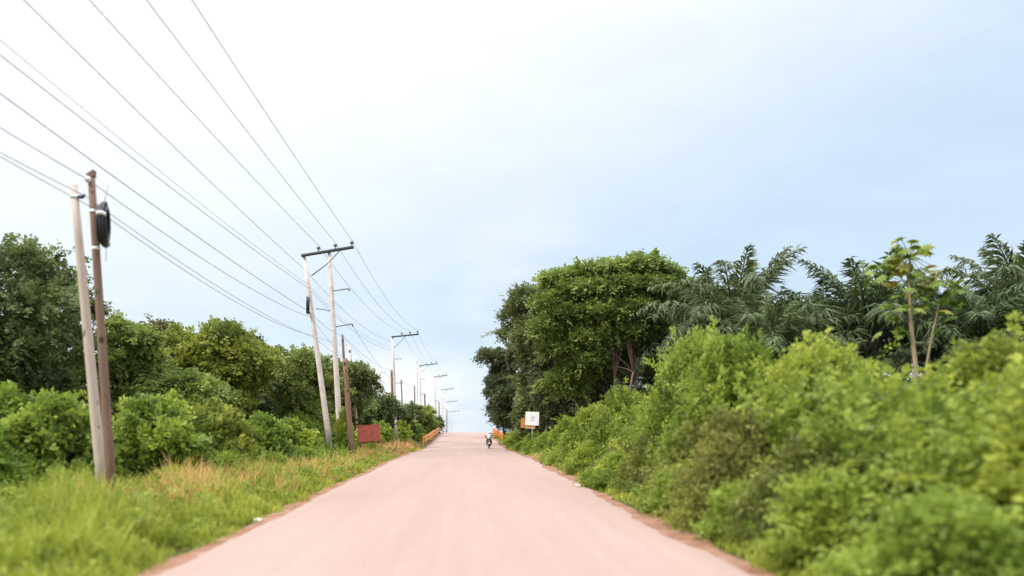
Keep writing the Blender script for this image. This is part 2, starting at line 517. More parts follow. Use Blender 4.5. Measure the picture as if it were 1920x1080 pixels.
ins = MB().tube([q + Vector((-.02, -.10, -.12)), q + Vector((-.02, -.14, -.12)), q + Vector((-.02, -.15, -.12)), q + Vector((-.02, -.19, -.12))], [.072, .072, .042, .042], 14)
ins.build('insulator', M['band'], pb)

# black coil of spare cable tied to the brown pole
cc_ = at(195, 421, 17.3)
ce = empty('cable_coil', cc_, 'black coil of spare cable with a white tie, hung on the brown wooden pole', 'cable coil', 'coils of spare cable')
co = MB()
ax = Vector((.972, .235, .0))
for k in range(14):
    off = Vector((.018 * math.cos(k * 2.4), .018 * math.sin(k * 2.4), 0)) + ax * (random.uniform(-.075, .075))
    co.torus(off, ax, .40 + random.uniform(-.07, .07), .026, 40, 7, 1.12, .72)
co.build('cable_loop', M['rubber'], ce)
for ang in (-.35, 2.2):
    u = Vector((0, 0, 1)); w = ax.cross(u).normalized()
    p = u * math.cos(math.pi / 2 + ang) * .48 + w * math.sin(math.pi / 2 + ang) * .31
    tdir = (-u * math.sin(math.pi / 2 + ang) * .48 + w * math.cos(math.pi / 2 + ang) * .31).normalized()
    MB().tube([p - tdir * .03, p + tdir * .03], .105, 12).build('tie', M['band'], ce)
MB().tube([(0, 0, .5), (.03, 0, .62), (.05, .1, .95)], .008, 6).build('hanging_wire', M['wire'], ce)
MB().tube([(.02, 0, -.48), (.05, 0, -.62), (.05, .0, -.85)], .008, 6).build('loose_end', M['wire'], ce)

def insulator(mb, p, h=.36):
    p = Vector(p)
    mb.tube([p, p + Vector((0, 0, h * .35)), p + Vector((0, 0, h * .36)), p + Vector((0, 0, h * .55)), p + Vector((0, 0, h * .56)), p + Vector((0, 0, h * .8)), p + Vector((0, 0, h))],
            [.03, .03, .11, .085, .12, .09, .05], 10)

# H structure
Yc = 45.0
C10 = gb(622, Yc, 0); C11 = at(570.5, 481, Yc)
C20 = gb(640, Yc, 0); C21 = at(617.5, 474, Yc)
hs_ = empty('power_pole', C10, 'tall twin-legged concrete pole with a dark crossarm and three insulators', 'power pole', 'power poles along the road')
def rl(p): return tuple(Vector(p) - Vector(C10))
MB().tube([rl(lerp(C10, C11, i / 6)) for i in range(7)], [.19 - .012 * i for i in range(7)], 12).build('leg', M['concrete'], hs_)
MB().tube([rl(lerp(C20, C21, i / 6)) for i in range(7)], [.19 - .012 * i for i in range(7)], 12).build('leg', M['concrete'], hs_)
a0 = Vector(rl(at(566, 480.5, Yc))); a1 = Vector(rl(at(664, 464.5, Yc)))
def bar(mb, p, q_, w, h):
    p = Vector(p); q_ = Vector(q_); d = q_ - p
    rot = d.to_track_quat('X', 'Z').to_matrix()
    mb.box((p + q_) / 2, (d.length, w, h), rot, .01)
mb = MB(); bar(mb, a0 + Vector((0, -.17, 0)), a1 + Vector((0, -.17, 0)), .12, .17); CA = mb.build('crossarm', M['darksteel'], hs_)
INS_C = []
for fx in (.33, .65, .965):
    p = a0.lerp(a1, fx) + Vector((0, -.17, .08)); mb = MB(); insulator(mb, p); mb.build('insulator', M['porcelain'], CA)
    INS_C.append(tuple(p + Vector(C10) + Vector((0, 0, .36))))
mb = MB(); mb.tube([rl(at(584, 517, Yc - .2)), rl(at(612, 496, Yc - .2)), rl(at(637, 470, Yc - .2))], .035, 8); mb.build('brace', M['steel'], hs_)
mb = MB(); mb.tube([rl(at(592, 579, Yc)), rl(at(606, 580, Yc)), rl(at(622, 584, Yc))], .028, 8); mb.build('tie_rod', M['steel'], hs_)
for y0, y1, x0, x1 in ((546, 541, 621, 655), (613, 607, 627, 661)):
    mb = MB(); p = Vector(rl(at(x0, y0, Yc))); q_ = Vector(rl(at(x1, y1, Yc))); bar(mb, p, q_, .06, .07)
    mb.tube([q_, q_ + Vector((0, 0, -.05)), q_ + Vector((0, -.0, -.16))], [.03, .05, .035], 8)
    mb.build('side_bracket', M['steel'], hs_)
c2 = at(578, 573, Yc - .25)
ce2 = empty('cable_coil', c2, 'black cable coil seen edge-on, strapped to the twin-legged concrete pole', 'cable coil', 'coils of spare cable')
co = MB()
for k in range(9):
    co.torus((random.uniform(-.09, .09), random.uniform(-.03, .03), 0), (.98, .2, 0), .42 + random.uniform(-.08, .06), .045, 28, 7, 1.15, .6)
co.build('cable_loop', M['rubber'], ce2)
MB().tube([(-.02, -.06, -.47), (-.03, -.06, -.55)], .09, 10).build('tie', M['band'], ce2)

# single legged crossarm poles further on
def arm_pole(px_b, px_t, py_t, px_arm, py_arm, Y, label, legr=.16, second=False, ins_n=3):
    b0 = gb(px_b, Y, 0); t0 = at(px_t, py_t, Y)
    e = empty('power_pole', b0, label, 'power pole', 'power poles along the road')
    r_ = lambda p: tuple(Vector(p) - Vector(b0))
    MB().tube([r_(lerp(b0, t0, i / 4)) for i in range(5)], [legr - .012 * i for i in range(5)], 10).build('leg', M['concrete'], e)
    p = Vector(r_(at(px_t - 2, py_t, Y))) + Vector((0, -.16, 0)); q_ = Vector(r_(at(px_arm, py_arm, Y))) + Vector((0, -.16, 0))
    mb = MB(); bar(mb, p, q_, .12, .16); CA = mb.build('crossarm', M['darksteel'], e)
    W_ = []
    for fx in (.38, .68, .96):
        z = p.lerp(q_, fx) + Vector((0, 0, .08)); mb = MB(); insulator(mb, z); mb.build('insulator', M['porcelain'], CA)
        W_.append(tuple(z + Vector(b0) + Vector((0, 0, .36))))
    mb = MB(); mb.tube([lerp(r_(t0), (0, 0, 0), .11), p.lerp(q_, .55)], .03, 8); mb.build('brace', M['steel'], e)
    for fr, ln in ((.20, .9), (.42, .9)):
        mb = MB(); s0 = Vector(lerp(r_(t0), (0, 0, 0), fr)); bar(mb, s0, s0 + Vector((ln, 0, .05)), .06, .07); mb.build('side_bracket', M['steel'], e)
    return W_, t0, b0
WE, E1, E0 = arm_pole(744, 736, 632, 785, 627, 81, 'single-legged power pole in the hollow, its crossarm reaching over the verge')
WF, F1, F0 = arm_pole(789, 788, 686, 820, 682, 131, 'power pole on the crest, beyond the pole in the hollow')
WG, G1, G0 = arm_pole(816, 815.5, 707, 838, 704, 165, 'pale power pole just over the crest, fourth along the line')
WH, H1, H0 = arm_pole(830, 829.5, 731, 851, 729, 215, 'pale distant power pole beyond the crest, fifth along the line')
WI, I1, I0 = arm_pole(836, 836, 754, 858, 752, 270, 'very distant power pole, last but one along the line')
WJ, J1, J0 = arm_pole(842, 842, 772, 861, 771, 335, 'farthest power pole, its foot hidden by the crest')

# short telephone poles
def tpole(px0, px1, py1, Y, r0, r1, mat, label, step=False):
    b0 = gb(px0, Y, 0); t0 = at(px1, py1, Y)
    e = pole('telephone_pole', b0, t0, r0, r1, M[mat], label, 'poles along the verge')
    band(e, b0, t0, .94, r1 + .012, M['steel'], .08, 'steel_strap')
    p = Vector(rel(e, lerp(b0, t0, .955)))
    mb = MB(); mb.box(p + Vector((.0, -r1 - .05, 0)), (.12, .1, .1), bev=.015); mb.tube([p + Vector((.05, -r1 - .08, .0)), p + Vector((.16, -r1 - .1, .03))], .025, 8)
    mb.build('wire_clamp', M['darksteel'], e)
    return t0
D1 = tpole(661, 646, 672, 43.0, .17, .13, 'wood_red', 'thick red-brown wooden pole standing in front of a red board')
D2 = tpole(655, 642, 628, 58, .12, .09, 'wood_brown', 'thin dark pole whose tip rises above the thick red-brown pole')
D3 = tpole(673, 655, 648, 60, .15, .10, 'concrete', 'pale slim concrete pole close behind the thick red-brown pole')
T1 = tpole(739, 734, 694, 77, .16, .12, 'wood_red', 'short brown pole close beside the single-legged power pole in the hollow')
T2 = tpole(758, 752, 712, 92, .10, .08, 'wood_brown', 'thin short pole just past the pole in the hollow')
T3 = tpole(779, 777, 723, 108, .12, .09, 'wood_brown', 'darker of two thin poles standing together before the crest')
T4 = tpole(783, 782, 672, 118, .10, .08, 'concrete', 'tall thin pale pole just in front of the power pole on the crest')
T5 = tpole(799, 796, 738, 122, .16, .12, 'wood_brown', 'short dark pole beside the foot of the power pole on the crest')
T6 = tpole(818, 817, 750, 172, .15, .11, 'concrete', 'short pale pole just over the crest beside the fourth power pole')
T7 = tpole(824, 823, 753, 185, .17, .13, 'wood_brown', 'short dark pole over the crest, between two pale power poles')
T8 = tpole(838, 838, 768, 240, .16, .12, 'wood_brown', 'small dark distant pole over the crest')
T9 = tpole(847, 847, 785, 300, .16, .12, 'concrete', 'smallest distant pole, nearest to the far end of the road')

# ------------------------------------------------------------------ wires
def wire(pts, sags, r, label, steps=26, name='power_line'):
    P = []
    for i in range(len(pts) - 1):
        a, b_ = Vector(pts[i]), Vector(pts[i + 1])
        for k in range(steps + (1 if i == len(pts) - 2 else 0)):
            t_ = k / steps
            p = a.lerp(b_, t_); p.z -= 4 * sags[i] * t_ * (1 - t_); P.append(p)
    o0 = Vector(pts[1])
    mb = MB(); mb.tube([p - o0 for p in P], r, 5)
    o = mb.build(name, M['wire']); o.location = o0
    return tag(o, label, 'wire', 'overhead wires')
def start(end, px, py, X0, sag, Y0=-6.0):
    """where a span that ends at END must begin (at Y0) to pass through a sighted direction at lateral offset X0"""
    Ye = X0 * F / (px - VX); ze = EYE + (VY - py) * Ye / F
    t_ = (end[1] - Ye) / (end[1] - Y0)
    z0 = end[2] + (ze - end[2] + 4 * sag * t_ * (1 - t_)) / t_
    x0 = end[0] + (X0 - end[0]) / t_
    return (x0, Y0, z0)
lab = ['topmost of the overhead wires, running to the outer end of the crossarms', 'overhead wire running to the middle insulator of each crossarm', 'overhead wire running to the insulator nearest the concrete legs']
for k, (px, X0) in enumerate(((360, -7.0), (275, -7.95), (168, -9.0))):
    i = 2 - k
    e = INS_C[i]
    wire([start(e, px, 0, X0, .35), e, WE[i], WF[i], WG[i], WH[i], WI[i], WJ[i]], [.35, .9, .9, .5, .6, .6, .6], .011, lab[k])
e4 = at(572, 506, Yc); wire([start(e4, 45, 0, -9.7, .35), e4, lerp(E1, E0, .04)], [.35, .8], .011, 'overhead wire fixed to the concrete leg just below the crossarm')
e5 = at(577, 533, Yc); wire([start(e5, 0, 75, -9.7, .5), e5, lerp(E1, E0, .09)], [.5, .8], .007, 'thin faint overhead wire meeting the leg well below the crossarm')
e6 = at(578, 540, Yc); wire([start(e6, 0, 103, -9.75, .4), e6, lerp(E1, E0, .12)], [.4, .8], .011, 'overhead wire just under the thin faint one')
e7 = at(585, 588, Yc)
wire([start(e7, 0, 175, -9.85, .45), e7, lerp(D2, D2, 0), lerp(T1, T1, 0)], [.45, .25, .5], .012, 'thick telephone wire passing just clear of the brown pole top', name='telephone_line')
bt = (B1[0] - .02, B1[1] - .16, B1[2] - .12); e8 = at(585, 596, Yc)
wire([tuple(Vector(bt) + (Vector(at(0, 232, 15.5)) - Vector(bt)) * 3.5), bt, e8, D1], [.1, .35, .1], .010, 'telephone wire tied to the white insulator on the brown pole', name='telephone_line')
at_ = tuple(Vector(lerp(A0, A1, .963)) + Vector((.25, -.02, .03))); e9 = at(590, 633, Yc)
wire([tuple(Vector(at_) + (Vector(at(0, 279, 16.5)) - Vector(at_)) * 3.5), at_, e9, D1, T1], [.1, .35, .1, .5], .009, 'telephone wire running through the clamp on the pale weathered pole', name='telephone_line')
bt2 = tuple(Vector(lerp(B0, B1, .895)) + Vector((.14, -.05, 0))); e10 = at(589, 630, Yc)
wire([tuple(Vector(bt2) + (Vector(at(0, 286, 15.5)) - Vector(bt2)) * 3.5), bt2, e10, D3, T2, T5], [.1, .45, .1, .6, .4], .009, 'lowest telephone wire, leading to the upper white strap on the brown pole', name='telephone_line')
s1 = at(655, 543, Yc); s2 = at(661, 609, Yc)
wire([s1, s1, tuple(Vector(lerp(E1, E0, .2)) + Vector((.9, 0, 0))), tuple(Vector(lerp(F1, F0, .2)) + Vector((.9, 0, 0)))], [0, .8, .8], .010, 'overhead wire leaving the upper side bracket of the twin-legged pole')
wire([s2, s2, tuple(Vector(lerp(E1, E0, .42)) + Vector((.9, 0, 0))), tuple(Vector(lerp(F1, F0, .42)) + Vector((.9, 0, 0)))], [0, .8, .8], .010, 'overhead wire leaving the lower side bracket of the twin-legged pole')
wire([T1, T1, T3, T5, T6, T7, T8, T9], [0, .5, .3, .5, .2, .5, .5], .010, 'telephone wire linking the short poles towards the crest', name='telephone_line')

# ------------------------------------------------------------------ trees
def trunk_mesh(rng, lobes, h_fork, r0, mat, lean=(0, 0), stems=1, name='trunk'):
    mb = MB()
    base = Vector((0, 0, -.3))
    for sidx in range(stems):
        a = sidx * 2 * math.pi / max(stems, 1) + rng.uniform(0, 1)
        off = Vector((math.cos(a), math.sin(a), 0)) * (.0 if stems == 1 else r0 * 1.2)
        fork = Vector((lean[0] + off.x * 3.5, lean[1] + off.y * 3.5, h_fork * rng.uniform(.9, 1.1)))
        pts = [base + off]; n = 6
        for i in range(1, n + 1):
            t_ = i / n
            pts.append((base + off).lerp(fork, t_) + Vector((rng.normal() * .06, rng.normal() * .06, 0)) * (1 if i < n else 0))
        rr = r0 / (stems ** .4)
        mb.tube(pts, [rr * (1.35 if i == 0 else 1 - .45 * i / n) for i in range(n + 1)], 8)
        for li, lb in enumerate(lobes):
            if li % stems != sidx: continue
            c = Vector(lb[:3]); d_ = c - fork; mid = fork + Vector((d_.x * .34, d_.y * .34, d_.z * .6)) + Vector((rng.normal() * .15, rng.normal() * .15, 0))
            if stems > 1 and (li // stems) % 2: continue
            mb.tube([fork + Vector((0, 0, -.15)), fork.lerp(mid, .5) + Vector((rng.normal() * .08, rng.normal() * .08, 0)), mid, c], [rr * .5, rr * .38, rr * .26, rr * .07], 6)
    return mb.mesh(name, mat)

def tree_meshes(seed, R_, H, z0, n_lobes, n_twig, leafm, barkm, ll=.22, tl=.75, per=14, fork=None, r0=.22, stems=1, flat=.6, size=(.2, .48), lw=.34, extra=None, inner=.28, sprays=150, lean=(0, 0)):
    rng = np.random.default_rng(seed)
    lobes = make_lobes(rng, n_lobes, R_, H, z0, size, flat)
    if extra: lobes += extra
    P, out_, idx, r = lobed_points(lobes, n_twig, rng, inner)
    lt = rng.normal(size=len(lobes)) * .13
    T = .45 + lt[idx] + rng.normal(size=n_twig) * .1
    A = out_ * .8 + rng.normal(size=P.shape) * .45 + np.array([0, 0, .25])
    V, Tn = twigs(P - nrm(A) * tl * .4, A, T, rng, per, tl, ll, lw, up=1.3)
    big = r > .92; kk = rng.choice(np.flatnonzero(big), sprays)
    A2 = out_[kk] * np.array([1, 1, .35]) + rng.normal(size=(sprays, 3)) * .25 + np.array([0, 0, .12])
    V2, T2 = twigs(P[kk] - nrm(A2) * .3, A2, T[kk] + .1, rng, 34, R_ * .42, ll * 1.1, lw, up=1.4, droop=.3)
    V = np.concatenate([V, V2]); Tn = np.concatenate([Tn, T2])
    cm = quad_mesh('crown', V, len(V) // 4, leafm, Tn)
    tm = trunk_mesh(rng, lobes, fork or (z0 + H * .2), r0, barkm, stems=stems, lean=lean)
    return tm, cm

def add_tree(meshes, loc, label, group, cat='tree', name='tree', rz=0., sc=(1, 1, 1)):
    e = empty(name, loc, label, cat, group, rz)
    e.scale = sc
    put('trunk', meshes[0], e); put('crown', meshes[1], e)
    return e
def gr(x, y): return (x, y, gz(x, y))

LG = 'trees behind the roadside shrubs'
def wood(px, py_top, Y, R_, label, leaf, seed, bottom=1.2, n_lobes=16, n_twig=1500, group=LG, **kw):
    n_twig = int(n_twig * 1.25)
    x = (px - VX) * Y / F; top = EYE + (VY - py_top) * Y / F - gz(x, Y)
    kw.setdefault('ll', .16 + Y * .0022); kw.setdefault('tl', .55 + Y * .006)
    bark = kw.pop('bark', M['bark'])
    ms = tree_meshes(seed, R_, (top - bottom) / .98, bottom, n_lobes, n_twig, G[leaf], bark, **kw)
    return add_tree(ms, gr(x, Y), label, group)

# west of the road
wood(-8, 470, 32, 3.6, 'big dark tree at the picture edge behind the pale weathered pole, highest of its row', 'dark', 101, bottom=3.0, n_lobes=22, n_twig=2300, flat=.8)
wood(112, 512, 37, 1.7, 'narrow dark tree showing just behind the pale weathered pole', 'deep', 102, bottom=2.4, n_lobes=11, n_twig=800)
wood(60, 690, 36, 2.6, 'low dark bushy tree under the crown of the big dark tree', 'dark', 103, bottom=.6, n_twig=1000)
wood(228, 592, 33, 1.5, 'small blue-green tree just beyond the brown pole', 'mixed', 104, bottom=1.2, n_twig=900)
wood(318, 622, 50, 2.8, 'brownish rounded tree behind the yellow-topped tree', 'brownish', 105, bottom=1.5)
wood(408, 600, 40, 2.6, 'yellow-topped green tree, the highest between the brown pole and the concrete legs', 'yellowgreen', 106, bottom=1.0, n_lobes=20, n_twig=2000)
wood(468, 640, 45, 1.8, 'dark tree with a branch jutting out beside the yellow-topped tree', 'deep', 107, bottom=1.5, n_twig=1000, extra=[(1.4, 0, 6.2, .8, .6, .4)])
wood(285, 690, 36, 2.6, 'green leafy tree below the brownish rounded tree', 'mixed', 108, bottom=.6, n_twig=1400)
wood(355, 700, 34, 1.9, 'low dark green tree in front of the yellow-topped tree', 'mixed', 118, bottom=.5, n_twig=1000)
wood(562, 655, 50, 2.9, 'broad mid green tree right behind the concrete legs', 'mixed', 109, bottom=.8, n_lobes=20, n_twig=1900)
wood(645, 676, 60, 2.1, 'open tree whose thin branches stick out past the red-brown pole', 'dark', 110, bottom=1.5, n_lobes=12, n_twig=750, extra=[(1.9, 0, 6.2, .7, .5, .22), (2.1, 0, 4.9, .6, .5, .2), (1.3, 0, 5.5, .7, .5, .3)])
wood(690, 728, 76, 2.9, 'dark rounded tree behind the red board', 'dark', 111, bottom=.4, n_twig=1300)
wood(600, 735, 62, 2.8, 'low green tree filling the gap between the two concrete legs', 'mixed', 112, bottom=.4, n_twig=1200)
wood(733, 757, 92, 2.9, 'low dark tree behind the single-legged power pole', 'dark', 113, bottom=.3, n_twig=1100)
wood(785, 762, 112, 2.2, 'small bright tree just before the orange rail', 'mixed', 114, bottom=.2, n_twig=900)
wood(808, 783, 128, 1.8, 'last small tree at the crest behind the orange rail', 'dark', 115, bottom=.1, n_twig=600)

# east of the road
RG = 'trees on the plantation side'
ex = [(-4.5, 0, 12.9, 1.3, 1.4, .5), (-3.0, .4, 13.3, 1.4, 1.5, .5), (-1.4, -.3, 13.5, 1.5, 1.5, .5), (.2, .5, 13.8, 1.6, 1.5, .5), (1.7, -.2, 14.0, 1.5, 1.5, .5), (3.2, .3, 13.4, 1.4, 1.4, .5), (4.3, 0, 12.4, 1.1, 1.3, .45), (3.6, .6, 11.3, 1.4, 1.3, .5), (2.0, -.6, 12.3, 1.8, 1.6, .6), (-.4, -.8, 12.2, 1.9, 1.6, .6), (-2.6, -.6, 11.9, 1.8, 1.6, .6), (-4.8, 0, 11.2, 1.5, 1.5, .55), (-3.6, -.5, 10.2, 1.6, 1.5, .6), (-5.3, 0, 9.3, 1.4, 1.4, .6), (-1.4, -1.0, 10.4, 1.7, 1.5, .6), (.8, -1.0, 10.6, 1.8, 1.5, .6), (3.0, .2, 9.6, 1.4, 1.4, .6), (-4.2, .4, 7.8, 1.6, 1.5, .8), (-2.2, -.4, 8.6, 1.6, 1.5, .6), (-2.6, 0, 6.8, 1.5, 1.4, .8), (.6, -.6, 9.0, 1.4, 1.4, .5), (-1.6, 1.2, 6.6, 1.8, 1.5, .9), (-3.8, 1.2, 5.4, 1.7, 1.5, .9), (3.2, 1.0, 7.6, 1.5, 1.4, .8), (1.2, 1.8, 7.2, 1.6, 1.4, .8)]
wood(1160, 520, 55, 3.0, 'great spreading tree with pinkish forked trunks, highest on its side of the road', 'mixed', 201, bottom=7.6, n_lobes=5, n_twig=5200, group=RG, bark=M['bark_pink'], stems=3, fork=6.4, r0=.21, sprays=330, flat=.42, ll=.30, extra=ex, inner=.2, lean=(.6, 0), size=(.26, .42))
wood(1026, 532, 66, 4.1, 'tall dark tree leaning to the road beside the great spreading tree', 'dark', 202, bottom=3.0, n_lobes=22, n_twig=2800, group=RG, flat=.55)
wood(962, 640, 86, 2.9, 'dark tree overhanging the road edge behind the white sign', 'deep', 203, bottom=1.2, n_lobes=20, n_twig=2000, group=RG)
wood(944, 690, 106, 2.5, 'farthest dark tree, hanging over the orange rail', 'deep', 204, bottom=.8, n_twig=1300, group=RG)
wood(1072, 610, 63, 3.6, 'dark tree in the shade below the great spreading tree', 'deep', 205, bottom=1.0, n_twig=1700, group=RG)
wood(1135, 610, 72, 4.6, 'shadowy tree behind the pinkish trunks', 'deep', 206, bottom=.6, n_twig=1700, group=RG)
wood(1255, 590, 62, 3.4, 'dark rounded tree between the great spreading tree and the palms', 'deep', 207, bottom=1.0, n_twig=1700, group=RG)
wood(1005, 735, 74, 2.2, 'low dull green tree behind the white sign', 'dark', 208, bottom=.3, n_twig=900, group=RG, bark=M['bark_pink'])

# ------------------------------------------------------------------ oil palms
def palm_meshes(seed, th, nf=40, fl=4.5):
    rng = np.random.default_rng(seed)
    mb = MB(); n = 16
    pts = [(rng.normal() * .03, rng.normal() * .03, th * i / (n - 1) - .3 * (i == 0)) for i in range(n)]
    mb.tube(pts, [.36 + .07 * (i % 2) + (.12 if i == n - 1 else 0) for i in range(n)], 10)
    for k in range(60):                                  # stubs of old fronds
        a = k * 2.4; z = th * (.35 + .62 * k / 60); d = Vector((math.cos(a), math.sin(a), .9))
        p = Vector((math.cos(a) * .34, math.sin(a) * .34, z)); mb.tube([p, p + d * .28], [.08, .03], 5)
    Q = []; T = []
    for k in range(nf):
        a = k * 2.39996; u = (k + .5) / nf               # u=0 young upright, 1 old drooping
        el = R(88) - u * R(70); L = fl * rng.uniform(.85, 1.1) * (.75 + .25 * min(1, u * 3))
        hx = np.array([math.cos(a), math.sin(a), 0.]); p = np.array([0, 0, th]) + hx * .2
        ns = 12; pts = [p]; e_ = el; rj = R(rng.uniform(0, 55)) * (rng.random() < .5)
        for i in range(ns):
            e_ -= (R(22) + u * R(80) + rj) / ns * (.3 + 1.4 * i / ns)
            p = p + (hx * math.cos(e_) + np.array([0, 0, 1]) * math.sin(e_)) * L / ns; pts.append(p)
        pts = np.array(pts)
        mb.tube([Vector(q) for q in pts], [.055 * (1 - .85 * i / ns) + .006 for i in range(ns + 1)], 5)
        m_ = 62; tt = np.linspace(.16, .99, m_)
        ip = np.stack([np.interp(tt * ns, np.arange(ns + 1), pts[:, c]) for c in range(3)], 1)
        dv = nrm(np.gradient(ip, axis=0)); sd_ = np.cross(dv, np.array([0, 0, 1.])); sd_ = nrm(sd_)
        for sg in (-1, 1):
            D = dv * .55 + sd_ * sg * .75 + np.array([0, 0, .08]) + rng.normal(size=dv.shape) * .3
            Nn = np.cross(sd_, dv) + rng.normal(size=dv.shape) * .3
            LL = (.85 * np.sin(np.pi * (.16 + .78 * tt)) + .12) * rng.uniform(.8, 1.1, m_)
            Q.append(leaf_quads(ip, D, Nn, LL, np.full(m_, .050), droop=.65)); T.append(np.full(m_, .55 - .35 * u) + rng.normal(size=m_) * .12)
    V = np.concatenate(Q); T = np.clip(np.concatenate(T), 0, 1)
    return mb.mesh('trunk', M['bark_palm']), quad_mesh('crown', V, len(V) // 4, G['palm'], T)
PM = [palm_meshes(301, 6.0, 27, 5.0), palm_meshes(302, 6.4, 30, 5.3), palm_meshes(303, 5.5, 25, 4.7)]
PG = 'oil palms in the plantation'
palms = [
 (1375, 42, 0, 1.08, 'oil palm next to the dark rounded tree, first of the palm row'),
 (1440, 36, 1, .82, 'oil palm with one long frond arching towards the open gap'),
 (1300, 56, 2, 1.25, 'half hidden oil palm farther back beside the great spreading tree'),
 (1545, 40, 0, .90, 'oil palm whose fronds droop beyond the arching frond gap'),
 (1630, 37, 2, .98, 'oil palm close behind the yellow-leaved slender tree'),
 (1500, 56, 1, 1.05, 'oil palm set back behind the arching frond gap'),
 (1745, 42, 1, .88, 'oil palm just beyond the slender tree, away from the road'),
 (1840, 36, 0, .92, 'tall oil palm near the picture edge above the bright shrubs'),
 (1925, 40, 2, 1.12, 'oil palm cut by the picture edge'),
 (1690, 58, 0, 1.12, 'dim oil palm in the second row behind the slender tree'),
 (1890, 55, 1, 1.05, 'dim oil palm in the second row near the picture edge'),
 (1400, 58, 0, 1.25, 'dim oil palm in the second row near the dark rounded tree'),
]
for i, (px, Y, k, s_, lb) in enumerate(palms):
    x = (px - VX) * Y / F
    add_tree(PM[k], gr(x, Y), lb, PG, 'palm tree', 'palm_tree', i * 1.3, (s_ * 1.05, s_ * 1.05, s_ * (1.10, 1.0, 1.18, 1.06, 1.16, 1.02)[i % 6]))

# ------------------------------------------------------------------ slender yellow-leaved trees
def slender(loc, pts, rads, heads, label, seed, name='slender_tree'):
    rng = np.random.default_rng(seed)
    e = empty(name, loc, label, 'tree', 'slender trees among the shrubs')
    mb = MB()
    for p, r_ in zip(pts, rads): mb.tube(p, r_, 8)
    mb.build('trunk', M['bark_pale'], e)
    V = []; T = []; st = MB()
    for (hx, hy, hz, rad, n, yel) in heads:
        for k in range(n):
            d = nrm(rng.normal(size=3) + np.array([0, 0, .15])); ln = rad * rng.uniform(.6, 1.15)
            p0 = np.array([hx, hy, hz]); p1 = p0 + d * ln
            st.tube([Vector(p0), Vector(p0 * .5 + p1 * .5 + np.array([0, 0, .08 * ln])), Vector(p1)], [.014, .01, .006], 4)
            isy = k < yel
            m_ = 13
            a = np.linspace(0, 2 * np.pi, m_, endpoint=False) + rng.uniform(0, 6)
            nn = nrm(d * .4 + np.array([0, 0, 1.]) + rng.normal(size=3) * .3)
            u = nrm(np.cross(nn, np.array([.3, .9, .1]))); w = np.cross(nn, u)
            D = np.cos(a)[:, None] * u + np.sin(a)[:, None] * w - nn * .25
            L = np.full(m_, .22) * rng.uniform(.7, 1.15, m_)
            q = leaf_quads(np.repeat(p1[None], m_, 0), D, np.repeat(nn[None], m_, 0), L, L * .22)
            tq = np.clip(rng.normal(size=m_) * .15 + .6, 0, 1)
            if isy: put('yellow_leaf', quad_mesh('yellow_leaf', q, m_, G['yellow'], tq), e)
            else: V.append(q); T.append(tq)
    st.build('leaf_stalk', G['green'], e)
    V = np.concatenate(V); put('crown', quad_mesh('crown', V, len(V) // 4, G['green'], np.concatenate(T)), e)
    return e
Yp = 20.
b0 = gr((1722 - VX) * Yp / F, Yp)
def pl(px, py, dy=0): return tuple(Vector(at(px, py, Yp + dy)) - Vector(b0))
slender(b0, [[(0, 0, -.2), pl(1716, 680), pl(1708, 610), pl(1704, 555), pl(1705, 510), pl(1708, 490)], [pl(1704, 555), pl(1722, 540), pl(1748, 530)], [pl(1705, 540), pl(1688, 520), pl(1672, 510, .2)]],
        [[.07, .058, .05, .044, .03, .02], [.028, .02, .014], [.028, .02, .012]],
        [(*pl(1706, 484), .60, 30, 7), (*pl(1752, 527), .38, 9, 4), (*pl(1655, 512, .2), .45, 10, 3), (*pl(1702, 570), .6, 9, 1), (*pl(1680, 600, -.2), .6, 9, 0)],
        'slender pale-trunked tree topped by yellow leaves, rising out of the bright shrubs', 401)
b0 = gr((1735 - VX) * Yp / F, Yp)
slender(b0, [[(0, 0, -.2), pl(1738, 680), pl(1748, 625), pl(1757, 588), pl(1762, 560)]], [[.036, .03, .026, .02, .014]],
        [(*pl(1764, 556), .6, 18, 1), (*pl(1775, 585, .2), .5, 9, 0)],
        'thin leaning sapling close beside the slender yellow-leaved tree', 402)

